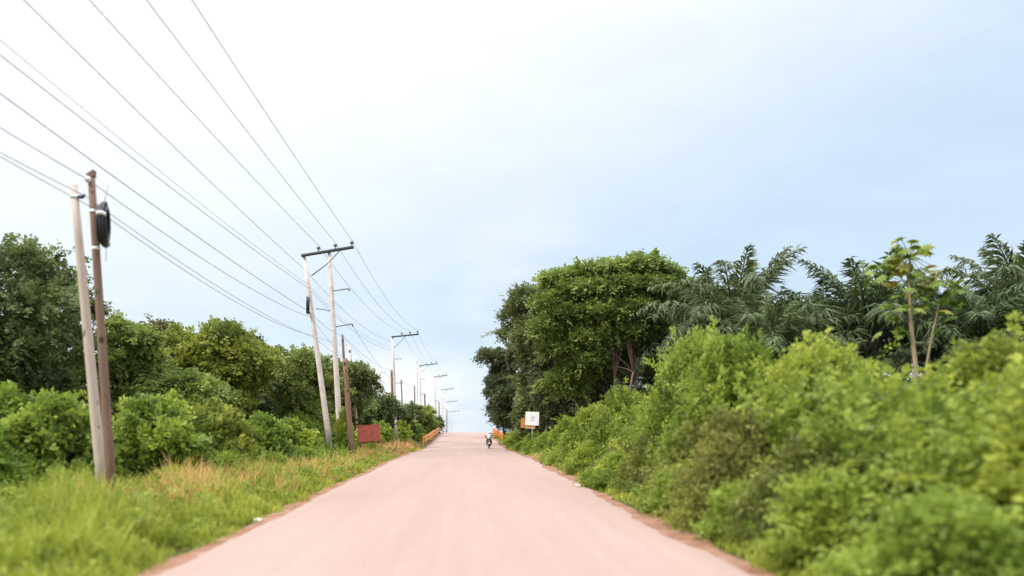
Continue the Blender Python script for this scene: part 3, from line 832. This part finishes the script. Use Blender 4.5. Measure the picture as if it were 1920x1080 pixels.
# ------------------------------------------------------------------ shrubs
def shrub_meshes(seed, R_, H, n_lobes, n_twig, leafm, ll=.15, tl=.6, per=16, lw=.3, flat=.75, up=.5, size=(.2, .48), shoots=80, shl=.46, topcut=.86):
    rng = np.random.default_rng(seed)
    lobes = []
    for i in range(n_lobes):
        t_ = (i + .5) / n_lobes; a = i * 2.39996
        s_ = R_ * rng.uniform(*size); rr = R_ * (1 - t_ ** 1.8) * rng.uniform(.55, .95) * .85
        lobes.append((rr * math.cos(a), rr * math.sin(a), max(.25, H * (.08 + topcut * t_) - s_ * .4), s_, s_, s_ * flat))
    P, out_, idx, r = lobed_points(lobes, n_twig, rng, .22, .35)
    P[:, 2] = np.maximum(P[:, 2], .05)
    T = .42 + (rng.normal(size=n_lobes) * .16)[idx] + rng.normal(size=n_twig) * .12
    A = out_ * .7 + rng.normal(size=P.shape) * .4 + np.array([0, 0, up])
    V, Tn = twigs(P - nrm(A) * tl * .35, A, T, rng, per, tl, ll, lw, droop=.4)
    big = r > .9; kk = rng.choice(np.flatnonzero(big), shoots)
    A2 = out_[kk] * .8 + rng.normal(size=(shoots, 3)) * .25 + np.array([0, 0, .9])
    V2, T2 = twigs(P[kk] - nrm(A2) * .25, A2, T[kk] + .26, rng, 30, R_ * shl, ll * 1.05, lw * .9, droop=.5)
    V = np.concatenate([V, V2]); Tn = np.concatenate([Tn, T2])
    mb = MB()
    for lb in lobes:
        c = Vector(lb[:3]); b_ = Vector((rng.normal() * .15, rng.normal() * .15, -.15))
        mb.tube([b_, b_.lerp(c, .5) + Vector((rng.normal() * .1, rng.normal() * .1, .1)), c], [.03, .022, .008], 5)
        for k in range(3):
            d = Vector(nrm(rng.normal(size=3) + np.array([0, 0, .8]))); mb.tube([c, c + d * lb[3] * .9], [.012, .004], 4)
    return mb.mesh('stem', M['bark']), quad_mesh('foliage', V, len(V) // 4, leafm, Tn)
def add_shrub(ms, loc, label, group, rz=0., sc=(1, 1, 1), name='shrub'):
    e = empty(name, loc, label, 'shrub', group, rz); e.scale = sc
    put('stem', ms[0], e); put('foliage', ms[1], e)
    return e
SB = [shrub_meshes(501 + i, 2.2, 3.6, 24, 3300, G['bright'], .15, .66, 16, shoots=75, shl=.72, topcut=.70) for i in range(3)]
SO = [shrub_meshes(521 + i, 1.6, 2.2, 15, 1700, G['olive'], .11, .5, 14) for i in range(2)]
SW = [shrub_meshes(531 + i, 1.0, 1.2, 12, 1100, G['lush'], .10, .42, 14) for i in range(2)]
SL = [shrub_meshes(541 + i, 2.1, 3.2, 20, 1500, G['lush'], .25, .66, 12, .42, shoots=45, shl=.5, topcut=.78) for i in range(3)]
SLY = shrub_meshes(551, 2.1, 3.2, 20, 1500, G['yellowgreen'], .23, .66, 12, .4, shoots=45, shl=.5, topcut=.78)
EG = 'shrubs along the plantation edge'
east = [
 # x, Y, proto, scale xy, scale z, label
 (7.6, 9.0, SB[0], 1.0, 0.89, 'bright feathery shrub nearest to the viewer, cut by the picture edge'),
 (8.6, 11.3, SB[1], .95, 0.91, 'bright feathery shrub beneath the tall oil palm near the picture edge'),
 (7.6, 13.2, SB[2], .95, 0.89, 'bright feathery shrub in front of the slender tree\'s foot'),
 (9.6, 13.6, SB[0], 1.0, 1.16, 'taller bright shrub standing away from the road beyond the slender tree\'s foot'),
 (7.3, 15.6, SB[1], .92, 1.19, 'bright shrub with the highest plume below the arching palm frond'),
 (6.6, 18.6, SB[2], .92, 1.37, 'bright shrub with pointed plumes below the first oil palm'),
 (9.2, 17.8, SB[0], 1.0, 1.14, 'dimmer bright shrub at the back between the plumes and the slender tree'),
 (6.9, 22.3, SB[1], .90, 1.51, 'bright shrub in front of the pinkish trunks'),
 (7.6, 26.5, SB[2], .95, 1.42, 'yellowish shrub at the foot of the great spreading tree'),
 (6.5, 31.0, SB[0], .80, 1.14, 'bright rounded shrub half way between the viewer and the white sign'),
 (6.1, 36.5, SB[1], .72, 0.94, 'low bright shrub below the great spreading tree'),
 (5.9, 43.0, SB[2], .66, 0.80, 'small bright shrub next in line before the white sign'),
 (11.5, 24.0, SB[1], 1.1, 1.06, 'shaded shrub below the first oil palm'),
 (13.4, 19.5, SB[2], 1.1, 1.06, 'shaded shrub right of the slender tree\'s foot'),
 (12.6, 15.5, SB[1], 1.1, 1.04, 'bright shrub at the picture edge under the last palms'),
 (5.6, 12.3, SO[0], .85, .85, 'dull olive shrub leaning over the broken road edge'),
 (5.3, 14.8, SO[1], .88, 1.05, 'brown-tinged olive shrub, tallest of those leaning over the road edge'),
 (5.4, 17.8, SO[0], .80, .95, 'olive shrub beside the road just past the brown-tinged one'),
 (5.4, 21.5, SO[1], .75, .78, 'small olive shrub where the road edge turns pale'),
 (5.5, 26.0, SO[0], .72, .70, 'olive shrub on the verge below the yellowish one'),
]
for i, (x, y, ms, s1_, s2_, lb) in enumerate(east):
    add_shrub(ms, gr(x, y), lb, EG, i * 1.9, (s1_, s1_, s2_))
low = [
 (5.1, 8.1, SW[0], 1.1, 'low weedy bush at the road edge nearest to the viewer'),
 (5.0, 10.2, SW[1], 1.15, 'low weedy bush under the dull olive shrub'),
 (4.85, 13.1, SW[0], .85, 'low weedy bush between the two leaning olive shrubs'),
 (4.8, 17.0, SW[1], .9, 'low weedy bush near the white litter'),
 (4.9, 24.0, SW[0], 1.0, 'low leafy bush on the road edge below the pinkish trunks'),
 (5.0, 30.5, SW[1], 1.1, 'low leafy bush before the bright rounded shrub'),
 (5.2, 38.0, SW[0], 1.15, 'low leafy bush beside the road, nearer than the white sign'),
 (5.5, 50.0, SW[1], 1.3, 'low leafy bush just before the white sign'),
 (5.0, 53.0, SW[0], 1.0, 'rounded bush hiding the foot of the white sign'),
 (5.5, 62.0, SW[0], 1.35, 'low leafy bush just past the white sign'),
 (5.6, 78.0, SW[1], 1.7, 'low dark bush in front of the orange rail on the tree side'),
]
for i, (x, y, ms, s_, lb) in enumerate(low):
    add_shrub(ms, gr(x, y), lb, 'low bushes on the road edge', i * 2.3, (s_, s_, s_), 'low_bush')
lowl = [
 (-11.6, 17.6, SW[0], .75, 'low leafy weed clump at the picture edge before the pale weathered pole'),
 (-10.3, 19.0, SW[1], .70, 'low leafy weed clump beside the foot of the pale weathered pole'),
 (-8.5, 21.6, SW[0], .75, 'low leafy weed clump between the brown pole and the straw-coloured grass'),
 (-8.2, 25.5, SW[1], .9, 'low leafy weed clump behind the straw-coloured grass'),
 (-7.7, 29.5, SW[0], .85, 'low leafy weed clump below the yellowish shrub'),
 (-7.5, 34.5, SW[1], .85, 'low leafy weed clump in front of the concrete legs'),
 (-5.9, 26.5, SW[0], .5, 'small leafy weed clump alone in the grass between road and shrubs'),
 (-8.5, 44.5, SW[1], .75, 'low leafy weed clump between the concrete legs and the red-brown pole'),
 (-6.55, 52.3, SW[0], .72, 'low leafy weed clump hiding a corner of the red board'),
 (-8.0, 66.0, SW[1], 1.2, 'low leafy weed clump past the red board, before the hollow'),
]
for i, (x, y, ms, s_, lb) in enumerate(lowl):
    add_shrub(ms, gr(x, y), lb, 'weed clumps in the grass verge', i * 2.1, (s_, s_, s_), 'weed_clump')
WG_ = 'shrubs behind the grass verge'
west = [
 (-13.0, 18.9, SL[0], .95, .92, 'leafy shrub at the picture edge below the big dark tree'),
 (-11.6, 21.2, SL[1], .90, .98, 'leafy shrub immediately behind the pale weathered pole'),
 (-9.9, 23.2, SL[2], .85, .95, 'leafy shrub just beyond the foot of the brown pole'),
 (-10.9, 27.0, SL[0], .95, 1.02, 'leafy shrub in the gap between the brown pole and the yellowish shrub'),
 (-9.5, 28.3, SLY, .90, .98, 'yellowish shrub in front of the yellow-topped tree'),
 (-8.9, 32.5, SL[1], .85, .90, 'leafy shrub between the yellowish shrub and the concrete legs'),
 (-9.0, 37.5, SL[2], .85, .78, 'leafy shrub before the twin-legged concrete pole'),
 (-9.3, 43.0, SL[1], .62, .42, 'small leafy shrub at the foot of the concrete legs'),
 (-7.25, 44.3, SL[2], .30, .98, 'narrow leafy shrub hiding the foot of the inner concrete leg'),
 (-10.8, 47.5, SL[0], .9, .95, 'leafy shrub behind the foot of the concrete legs'),
 (-8.4, 51.5, SL[1], .50, .42, 'small leafy shrub by the red-brown pole'),
 (-9.9, 57.0, SL[2], 1.0, 1.0, 'leafy shrub behind the red board'),
 (-7.7, 62.0, SL[0], .62, .52, 'small leafy shrub just past the red board'),
 (-8.2, 71.0, SL[1], .95, .90, 'leafy shrub before the single-legged power pole'),
 (-7.6, 84.0, SL[2], .95, .95, 'leafy shrub past the foot of the single-legged power pole'),
 (-7.2, 98.0, SL[0], .9, .90, 'leafy shrub behind the near end of the orange rail'),
 (-14.6, 23.5, SL[2], 1.1, 1.08, 'leafy shrub a step behind the pale weathered pole\'s shrub'),
]
for i, (x, y, ms, s1_, s2_, lb) in enumerate(west):
    add_shrub(ms, gr(x, y), lb, WG_, i * 1.7 + .4, (s1_, s1_, s2_))

# masses nobody could count
def mass(name, boxes, n, leafm, seed, ll=.28, tl=.8, per=10):
    rng = np.random.default_rng(seed); Ps = []
    for (x0, x1, y0, y1, h, w) in boxes:
        k = int(n * w); x = rng.uniform(x0, x1, k); y = rng.uniform(y0, y1, k)
        hh = h * (.7 + .3 * np.sin(x * .8 + y * .5) * np.cos(y * .37 - x * .3)); z = hh * rng.uniform(0, 1, k) ** .6
        Ps.append(np.stack([x, y, z + prof(y)], 1))
    P = np.concatenate(Ps); A = rng.normal(size=P.shape) * .6 + np.array([0, 0, .7])
    T = .4 + rng.normal(size=len(P)) * .2
    V, Tn = twigs(P, A, T, rng, per, tl, ll, .36)
    o = put(name, quad_mesh(name, V, len(V) // 4, leafm, Tn)); o['kind'] = 'stuff'
    return o
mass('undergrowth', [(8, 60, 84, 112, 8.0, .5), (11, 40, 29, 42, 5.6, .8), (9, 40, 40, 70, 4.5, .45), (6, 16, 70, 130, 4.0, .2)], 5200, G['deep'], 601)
mass('scrub', [(5.6, 9.5, 9, 16, 2.7, .38), (5.6, 9.0, 16, 30, 3.3, .42), (5.2, 7.5, 30, 48, 2.0, .2)], 4200, G['bright'], 603, .15, .8, 16)
mass('distant_wood', [(15, 130, 118, 150, 12.5, .9), (-60, -17, 52, 80, 6.0, .6), (-30, -9, 80, 130, 4.5, .4)], 5000, G['dark'], 602, .34, 1.0)

# ------------------------------------------------------------------ grass
def grass(name, n, xr, yr, hfun, keep, leafm, seed, tintf, w=.011, per_tuft=9):
    rng = np.random.default_rng(seed)
    u = rng.random(n); y0, y1 = yr
    ty = y0 * (y1 / y0) ** u                       # denser near the viewer
    tx = rng.uniform(xr[0], xr[1], n)
    ok = keep(tx, ty, rng); tx, ty = tx[ok], ty[ok]; n = len(tx)
    x = np.repeat(tx, per_tuft) + rng.normal(size=n * per_tuft) * .09; y = np.repeat(ty, per_tuft) + rng.normal(size=n * per_tuft) * .09
    k = len(x)
    zb = prof(y) - .12
    h = hfun(x, y) * rng.uniform(.5, 1.2, k)
    a = rng.uniform(0, 2 * np.pi, k); hd = np.stack([np.cos(a), np.sin(a), np.zeros(k)], 1)
    bend = rng.uniform(.1, .6, k) * h
    fa = a + np.pi / 2 + rng.normal(size=k) * .4; sd_ = np.stack([np.cos(fa), np.sin(fa), np.zeros(k)], 1)
    ww = (w * rng.uniform(.6, 1.4, k) * (1 + y / 28))[:, None]
    B = np.stack([x, y, zb], 1); up = np.array([0, 0, 1.])
    m1 = B + hd * bend[:, None] * .28 + up * h[:, None] * .55
    t1 = B + hd * bend[:, None] + up * h[:, None] * (1 - .12 * rng.random(k))[:, None]
    q1 = np.stack([B - sd_ * ww, B + sd_ * ww, m1 + sd_ * ww * .8, m1 - sd_ * ww * .8], 1)
    q2 = np.stack([m1 - sd_ * ww * .8, m1 + sd_ * ww * .8, t1 + sd_ * ww * .1, t1 - sd_ * ww * .1], 1)
    V = np.stack([q1, q2], 1).reshape(-1, 3)
    T = np.clip(tintf(x, y) + np.repeat(rng.normal(size=n) * .12, per_tuft) + rng.normal(size=k) * .07, 0, 1)
    o = put(name, quad_mesh(name, V, 2 * k, leafm, np.repeat(T, 2))); o['kind'] = 'stuff'
    return o
def drymask(x, y):
    a = np.exp(-(((x + 7.1) / 1.3) ** 2 + ((y - 20.0) / 4.0) ** 2)); b_ = np.exp(-(((x + 6.0) / 1.5) ** 2 + ((y - 60) / 17) ** 2))
    c_ = .65 * np.exp(-(((x + 6.0) / 1.1) ** 2 + ((y - 34) / 11) ** 2))
    return np.clip(np.maximum(np.maximum(a, b_), c_) * 1.1, 0, 1)
def hL(x, y):
    e_ = np.clip((-4.25 - x) / 1.6, 0, 1)
    return (.12 + .58 * e_ ** .8) * (1 + .30 * np.sin(x * 1.9 + y * 1.1) + .25 * np.sin(y * 2.7 - x) + .2 * np.sin(x * 4.3 - y * 3.1)) * np.clip(1.12 - (y - 16) / 46, .5, 1)
edgeL = lambda x, y: ROAD_L - .15 + np.array([0]) - .12 * np.sin(y * 1.3) - .1 * np.sin(y * .5 + 1)
grass('grass', 15500, (-17.5, -4.15), (6.2, 80), hL, lambda x, y, r: (x < edgeL(x, y)) & (x > -6.0 - y * .45 - 3) & (r.random(len(x)) > drymask(x, y) * .75), G['grass'], 701,
      lambda x, y: .34 + .18 * np.sin(x * .9 + y * .31) * np.sin(y * .43 - x * .2) + .25 * drymask(x, y))
grass('dry_grass', 4300, (-11, -4.5), (15, 85), lambda x, y: hL(x, y) * np.clip(.9 + (y - 30) / 26, 1.08, 2.0), lambda x, y, r: (r.random(len(x)) < drymask(x, y)), G['dry'], 702, lambda x, y: .5 + 0 * x, w=.010)
grass('tall_grass', 1100, (-13.5, -6.2), (16.5, 40), lambda x, y: .95 + .25 * np.sin(x * 3.1 + y * 1.7), lambda x, y, r: np.abs(x + 13.4 - (y - 15) * .30) < 1.1, G['lush'], 704, lambda x, y: .5 + .2 * np.sin(x * 2 + y), w=.013, per_tuft=7)
def hR(x, y):
    e_ = np.clip((x - 4.1) / 1.2, 0, 1)
    return .14 + .5 * e_
grass('verge_grass', 5200, (4.1, 6.6), (6.5, 120), hR, lambda x, y, r: x > 4.15 + .2 * np.sin(y * 1.1) + .12 * np.sin(y * 2.9), G['grass'], 703,
      lambda x, y: .36 + .2 * np.sin(y * .7) + .45 * np.exp(-(((y - 47) / 6) ** 2)))
# broad-leaved weeds scattered through both verges
def weeds(name, n, xr, yr, seed, h, leafm):
    rng = np.random.default_rng(seed)
    y = yr[0] * (yr[1] / yr[0]) ** rng.random(n); x = rng.uniform(xr[0], xr[1], n)
    z = prof(y) + rng.uniform(.05, 1, n) * h * np.clip((np.abs(x + .17) - 4.0) / 1.5, .15, 1)
    A = rng.normal(size=(n, 3)) * .6 + np.array([0, 0, .8])
    V, Tn = twigs(np.stack([x, y, z - .1], 1), A, .4 + rng.normal(size=n) * .16, rng, 10, .34, .11, .36)
    o = put(name, quad_mesh(name, V, len(V) // 4, leafm, Tn)); o['kind'] = 'stuff'
weeds('weeds', 6500, (-15, -4.6), (6.5, 70), 711, .62, G['bright'])
weeds('weeds', 2600, (4.45, 7.0), (6.5, 90), 712, .7, G['green'])

# ------------------------------------------------------------------ rails, signs, board
def rail(Y0, Y1, x0, x1, label, h=.95):
    e = empty('orange_rail', (x0, Y0, float(prof(Y0))), label, 'guard rail', 'orange rails at the culvert')
    n = 9; P = []
    for i in range(n):
        t_ = i / (n - 1); y = Y0 + (Y1 - Y0) * t_; P.append(Vector((x0 + (x1 - x0) * t_ - x0, y - Y0, float(prof(y)) - float(prof(Y0)))))
    for zc, hh in ((h * .80, .30), (h * .40, .26)):
        mb = MB(); V0 = len(mb.v)
        for p in P:
            for dx, dz in ((-.03, -hh / 2), (.02, -hh / 4), (-.03, 0), (.02, hh / 4), (-.03, hh / 2), (-.06, hh / 2), (-.06, -hh / 2)):
                mb.v.append((p.x + dx, p.y, p.z + zc + dz))
        for i in range(n - 1):
            for k in range(7):
                a = V0 + i * 7 + k; b_ = V0 + i * 7 + (k + 1) % 7; mb.f.append((a, b_, b_ + 7, a + 7))
        mb.f.append(tuple(range(V0, V0 + 7))); mb.f.append(tuple(range(V0 + 7 * (n - 1), V0 + 7 * n)))
        mb.build('beam', M['orange'], e, False)
    for p in P:
        MB().box(p + Vector((-.13, 0, h * .42)), (.12, .14, h * 1.1), bev=.015).build('post', M['orange'], e, False)
    return e
rail(84, 128, -4.75, -4.55, 'long orange guard rail on the pole side of the road near the crest', 1.05)
rail(96, 122, 4.75, 4.45, 'shorter orange guard rail under the overhanging dark trees', 1.0)

Ys = 56.
p = at(998, 785, Ys); g = gz(p[0], Ys)
e = empty('sign', (p[0], Ys, g), 'square white roadside sign with faint grey lettering on a thin post', 'sign')
zc = p[2] - g
rt = Vector((1, 0, 0)); from mathutils import Matrix
rot = Matrix.Rotation(R(-6), 3, 'Z') @ Matrix.Rotation(R(2), 3, 'Y')
MB().box((0, 0, zc), (1.02, .035, 1.02), rot, .012).build('panel', M['white'], e, False)
MB().tube([(0, .06, -.3), (.02, .06, zc + .35)], .022, 8).build('post', M['wood_pale'], e)
mb = MB()
for (cx, cz, w_, h_) in ((-.12, .12, .07, .26), (-.04, .22, .14, .05), (-.04, .10, .12, .05), (.10, .12, .05, .26), (.17, .22, .12, .05), (.17, .03, .12, .05), (.22, .12, .05, .22), (0, -.16, .5, .035), (0, -.26, .36, .035)):
    mb.box(rot @ Vector((cx * .6, -.020, cz * .6 + .02)) + Vector((0, 0, zc)), (w_ * .6, .006, h_ * .6), rot)
mb.build('lettering', M['ink'], e, False)
Yo = 60.
p = at(990.5, 794, Yo); g = gz(p[0], Yo)
e = empty('sign', (p[0], Yo, g), 'orange sign board half hidden behind the white sign', 'sign')
zc = p[2] - g
MB().box((0, 0, zc), (1.18, .04, .80), Matrix.Rotation(R(4), 3, 'Z') @ Matrix.Rotation(R(4), 3, 'Y'), .012).build('panel', M['orange'], e, False)
for dx in (.28,):
    MB().box((dx, .07, (zc + .2) / 2 - .1), (.04, .04, zc + .5), bev=.008).build('post', M['steel'], e, False)
mb = MB()
for dz in (-.36, .36): mb.box((0, -.03, zc + dz + (0)), (1.1, .012, .05), Matrix.Rotation(R(4), 3, 'Y'))
mb.build('border', M['white'], e, False)

Yr = 54.
p = at(692, 812, Yr); g = gz(p[0], Yr)
e = empty('red_board', (p[0], Yr, g), 'faded red board standing in the grass beside the thick red-brown pole', 'board')
zc = p[2] - g
rotr = Matrix.Rotation(R(14), 3, 'Z') @ Matrix.Rotation(R(-4), 3, 'Y')
mb = MB(); mb.box((0, 0, zc), (1.62, .05, 1.12), rotr, .012)
for k in range(7): mb.box(rotr @ Vector((-.7 + k * .233, -.03, 0)) + Vector((0, 0, zc)), (.03, .02, 1.1), rotr)
mb.build('panel', M['red'], e, False)
for dz in (-.57, .57): MB().box(rotr @ Vector((0, -.005, dz)) + Vector((0, 0, zc)), (1.68, .08, .06), rotr).build('frame_bar', M['red'], e, False)
for dx in (-.6, .6):
    MB().box(rotr @ Vector((dx, .06, 0)) + Vector((0, 0, zc / 2 - .2)), (.08, .07, zc + .7), bev=.01).build('post', M['wood_red'], e, False)

# ------------------------------------------------------------------ motorcycle and rider
def skin(name, pts, edges, radii, mat, parent, root=0, sub=2):
    m = bpy.data.meshes.new(name); m.from_pydata(pts, edges, []); m.materials.append(mat)
    o = put(name, m, parent)
    md = o.modifiers.new('skin', 'SKIN'); md.use_smooth_shade = True
    for i, r_ in enumerate(radii):
        m.skin_vertices[0].data[i].radius = (r_, r_) if isinstance(r_, (int, float)) else r_
        m.skin_vertices[0].data[i].use_root = (i == root)
    sb = o.modifiers.new('sub', 'SUBSURF'); sb.levels = sub; sb.render_levels = sub
    return o
Ym = 73.
mx = (917 - VX) * Ym / F
mz = float(prof(Ym)) + .045 - .0035 * (mx + .15) ** 2
M['paint'] = solid('maroon motorcycle paint', (.14, .025, .03), .3, .1, scale=8)
M['skin'] = solid('brown skin', (.16, .085, .055), .55, var=.1, scale=12)
M['shirt'] = solid('light grey shirt', (.62, .62, .64), .85, var=.1, scale=9)
M['trouser'] = solid('dark trousers', (.035, .025, .03), .85, var=.2, scale=9)
M['hair'] = solid('black hair', (.012, .010, .010), .6, scale=30)
M['helmet'] = solid('white helmet shell', (.70, .70, .70), .3, var=.05, scale=5)
M['lamp'] = solid('red lamp lens', (.35, .02, .015), .25, scale=5)
mc = empty('motorcycle', (mx, Ym, mz), 'maroon motorcycle seen from behind, riding away near the crest', 'motorcycle')
def wheel(y):
    o = MB().torus((0, y, .30), (1, 0, 0), .245, .058, 32, 10).build('tyre', M['rubber'], None)
    w = MB().torus((0, y, .30), (1, 0, 0), .195, .02, 28, 8)
    for k in range(10):
        a = k * math.pi / 5; w.tube([(0, y, .30), (0, y + .19 * math.cos(a), .30 + .19 * math.sin(a))], .008, 5)
    w.tube([(-.07, y, .30), (.07, y, .30)], .05, 12)
    wh = w.build('wheel', M['steel'], mc); o.parent = wh
wheel(-.62); wheel(.66)
fr = MB(); fr.tube([(0, .42, .95), (0, .30, .62), (0, .15, .36), (0, -.25, .36), (0, -.35, .62)], .03, 8)
fr.tube([(0, .40, .85), (0, 0, .70), (0, -.40, .68), (0, -.72, .78)], .03, 8)
for sx in (-.1, .1):
    fr.tube([(sx, -.15, .38), (sx, -.62, .30)], .022, 8); fr.tube([(sx, -.35, .66), (sx, -.60, .32)], .022, 8)
fr.build('frame', M['darksteel'], mc)
MB().box((0, .0, .40), (.24, .34, .30), bev=.05).tube([(0, .05, .5), (0, .14, .66)], .08, 10).build('engine', M['steel'], mc)
MB().ball((0, .18, .80), (.14, .27, .12), 16, 10).build('fuel_tank', M['paint'], mc)
MB().ball((0, -.32, .80), (.13, .40, .075), 16, 10).build('seat', M['rubber'], mc)
mb = MB(); mb.ball((0, -.70, .74), (.11, .16, .09), 14, 8)
for sx in (-1, 1): mb.ball((sx * .10, -.40, .66), (.035, .22, .09), 12, 8)
mb.build('tail_panel', M['paint'], mc)
MB().ball((0, -.85, .74), (.06, .03, .04), 12, 8).build('tail_light', M['lamp'], mc)
mb = MB()
for k in range(9):
    a = R(35 + k * 14); c_, s__ = math.cos(a), math.sin(a); mb.box((0, -.62 - .33 * c_, .30 + .33 * s__), (.13, .09, .012), Matrix.Rotation(a - math.pi / 2, 3, 'X').inverted())
mb.build('mudguard', M['paint'], mc)
MB().box((0, -.90, .56), (.18, .012, .13), bev=.004).build('number_plate', M['white'], mc)
MB().tube([(.14, .1, .30), (.16, -.2, .27), (.17, -.5, .32), (.17, -.78, .38)], [.025, .03, .05, .045], 10).build('exhaust', M['steel'], mc)
for sx in (-.09, .09):
    MB().tube([(sx, .66, .30), (sx, .50, .80), (sx, .44, 1.0)], .026, 8).build('fork', M['steel'], mc)
MB().tube([(-.37, .28, 1.03), (-.18, .40, 1.05), (0, .44, 1.0), (.18, .40, 1.05), (.37, .28, 1.03)], .015, 8).build('handlebar', M['darksteel'], mc)
MB().ball((0, .56, .90), (.10, .08, .10), 14, 10).build('headlamp', M['steel'], mc)
for sx in (-1, 1):
    mi = MB().tube([(sx * .22, .38, 1.05), (sx * .32, .40, 1.20)], .008, 6).ball((sx * .35, .40, 1.25), (.07, .02, .045), 12, 8).build('mirror', M['rubber'], mc)
pe = empty('person', (mx, Ym, mz), 'motorcycle rider in a light grey shirt, dark trousers and white helmet, seen from behind', 'person')
# body: one continuous skinned figure, riding pose, facing away (+Y)
pts = [(0, -.22, .90), (0, -.20, 1.06), (0, -.15, 1.24), (0, -.11, 1.36), (0, -.08, 1.43), (0, -.06, 1.53), (0, -.05, 1.60)]
rad = [(.15, .12), (.14, .11), (.16, .11), (.10, .08), .055, (.075, .09), (.055, .07)]
ed = [(0, 1), (1, 2), (2, 3), (3, 4), (4, 5), (5, 6)]
shirt_p = list(pts[:4]); shirt_r = [.165, .15, .172, .11]; shirt_e = [(0, 1), (1, 2), (2, 3)]
tr_p = [(0, -.22, .90)]; tr_r = [.17]; tr_e = []
for sx in (-1, 1):
    i0 = len(pts)
    arm = [(sx * .19, -.12, 1.34), (sx * .31, -.02, 1.14), (sx * .345, .20, 1.06), (sx * .345, .245, 1.055)]
    pts += arm; rad += [.06, .043, .032, (.038, .022)]
    ed += [(3, i0), (i0, i0 + 1), (i0 + 1, i0 + 2), (i0 + 2, i0 + 3)]
    for f_ in range(4):                                    # fingers curl over the grip
        k = len(pts); xx = sx * (.375 - .021 * f_); ln = (1, 1.1, 1.05, .85)[f_]
        pts += [(xx, .275, 1.062), (xx, .275 + .028 * ln, 1.045), (xx, .275 + .018 * ln, 1.018)]; rad += [.0095, .009, .008]
        ed += [(i0 + 3, k), (k, k + 1), (k + 1, k + 2)]
    k = len(pts); pts += [(sx * .31, .25, 1.04), (sx * .298, .275, 1.015)]; rad += [.011, .009]; ed += [(i0 + 3, k), (k, k + 1)]
    j0 = len(pts); leg = [(sx * .11, -.18, .86), (sx * .23, .18, .72), (sx * .20, .06, .40), (sx * .20, .04, .33), (sx * .20, .19, .30)]
    pts += leg; rad += [.095, .065, .045, .042, .032]; ed += [(0, j0)] + [(j0 + q, j0 + q + 1) for q in range(4)]
    s0 = len(shirt_p); shirt_p += [(sx * .19, -.12, 1.34), (sx * .27, -.055, 1.215)]; shirt_r += [.075, .07]; shirt_e += [(3, s0), (s0, s0 + 1)]
    t0 = len(tr_p); tr_p += [(sx * .11, -.18, .86), (sx * .23, .18, .72), (sx * .20, .06, .40)]; tr_r += [.11, .082, .062]; tr_e += [(0, t0), (t0, t0 + 1), (t0 + 1, t0 + 2)]
    MB().ball((sx * .20, .12, .31), (.05, .14, .045), 12, 8).build('shoe', M['hair'], pe)
skin('body', pts, ed, rad, M['skin'], pe)
skin('shirt', shirt_p, shirt_e, shirt_r, M['shirt'], pe)
skin('trousers', tr_p, tr_e, tr_r, M['trouser'], pe)
fc = MB().ball((0, .045, 1.545), (.014, .02, .022), 8, 6)
for sx in (-1, 1): fc.ball((sx * .085, -.05, 1.545), (.012, .02, .03), 8, 6); 
fc.build('face', M['skin'], pe)
hm = MB(); seg = 18
for i in range(8):
    ph = R(8 + i * 13.5)
    for k in range(seg):
        a = 2 * math.pi * k / seg; hm.v.append((.125 * math.sin(ph) * math.cos(a), -.06 + .145 * math.sin(ph) * math.sin(a), 1.545 + .14 * math.cos(ph)))
for i in range(7):
    for k in range(seg):
        a = i * seg + k; b_ = i * seg + (k + 1) % seg; hm.f.append((a, a + seg, b_ + seg, b_))
hm.f.append(tuple(range(seg))); hm.build('helmet', M['helmet'], pe)

# ------------------------------------------------------------------ litter
def scrap(x, y, s_, label):
    rng = random.Random(int(x * 100)); mb = MB(); n = 5
    for i in range(n):
        for j in range(n):
            mb.v.append(((i / (n - 1) - .5) * s_ + rng.uniform(-.02, .02), (j / (n - 1) - .5) * s_ * .7 + rng.uniform(-.02, .02), .03 + s_ * .35 * abs(math.sin(i * 2.1 + j * 1.3)) + rng.uniform(0, .03)))
    for i in range(n - 1):
        for j in range(n - 1):
            a = i * n + j; mb.f.append((a, a + n, a + n + 1, a + 1))
    o = mb.build('litter', M['white'], None, False); o.location = (x, y, float(prof(y)))
    md = o.modifiers.new('thickness', 'SOLIDIFY'); md.thickness = .004
    return tag(o, label, 'litter', 'litter on the verges')
scrap(-4.25, 15.2, .13, 'crumpled white scrap in the grass at the pole side of the road')
scrap(3.55, 23.8, .13, 'flat white scrap on the broken road edge below the bright shrubs')
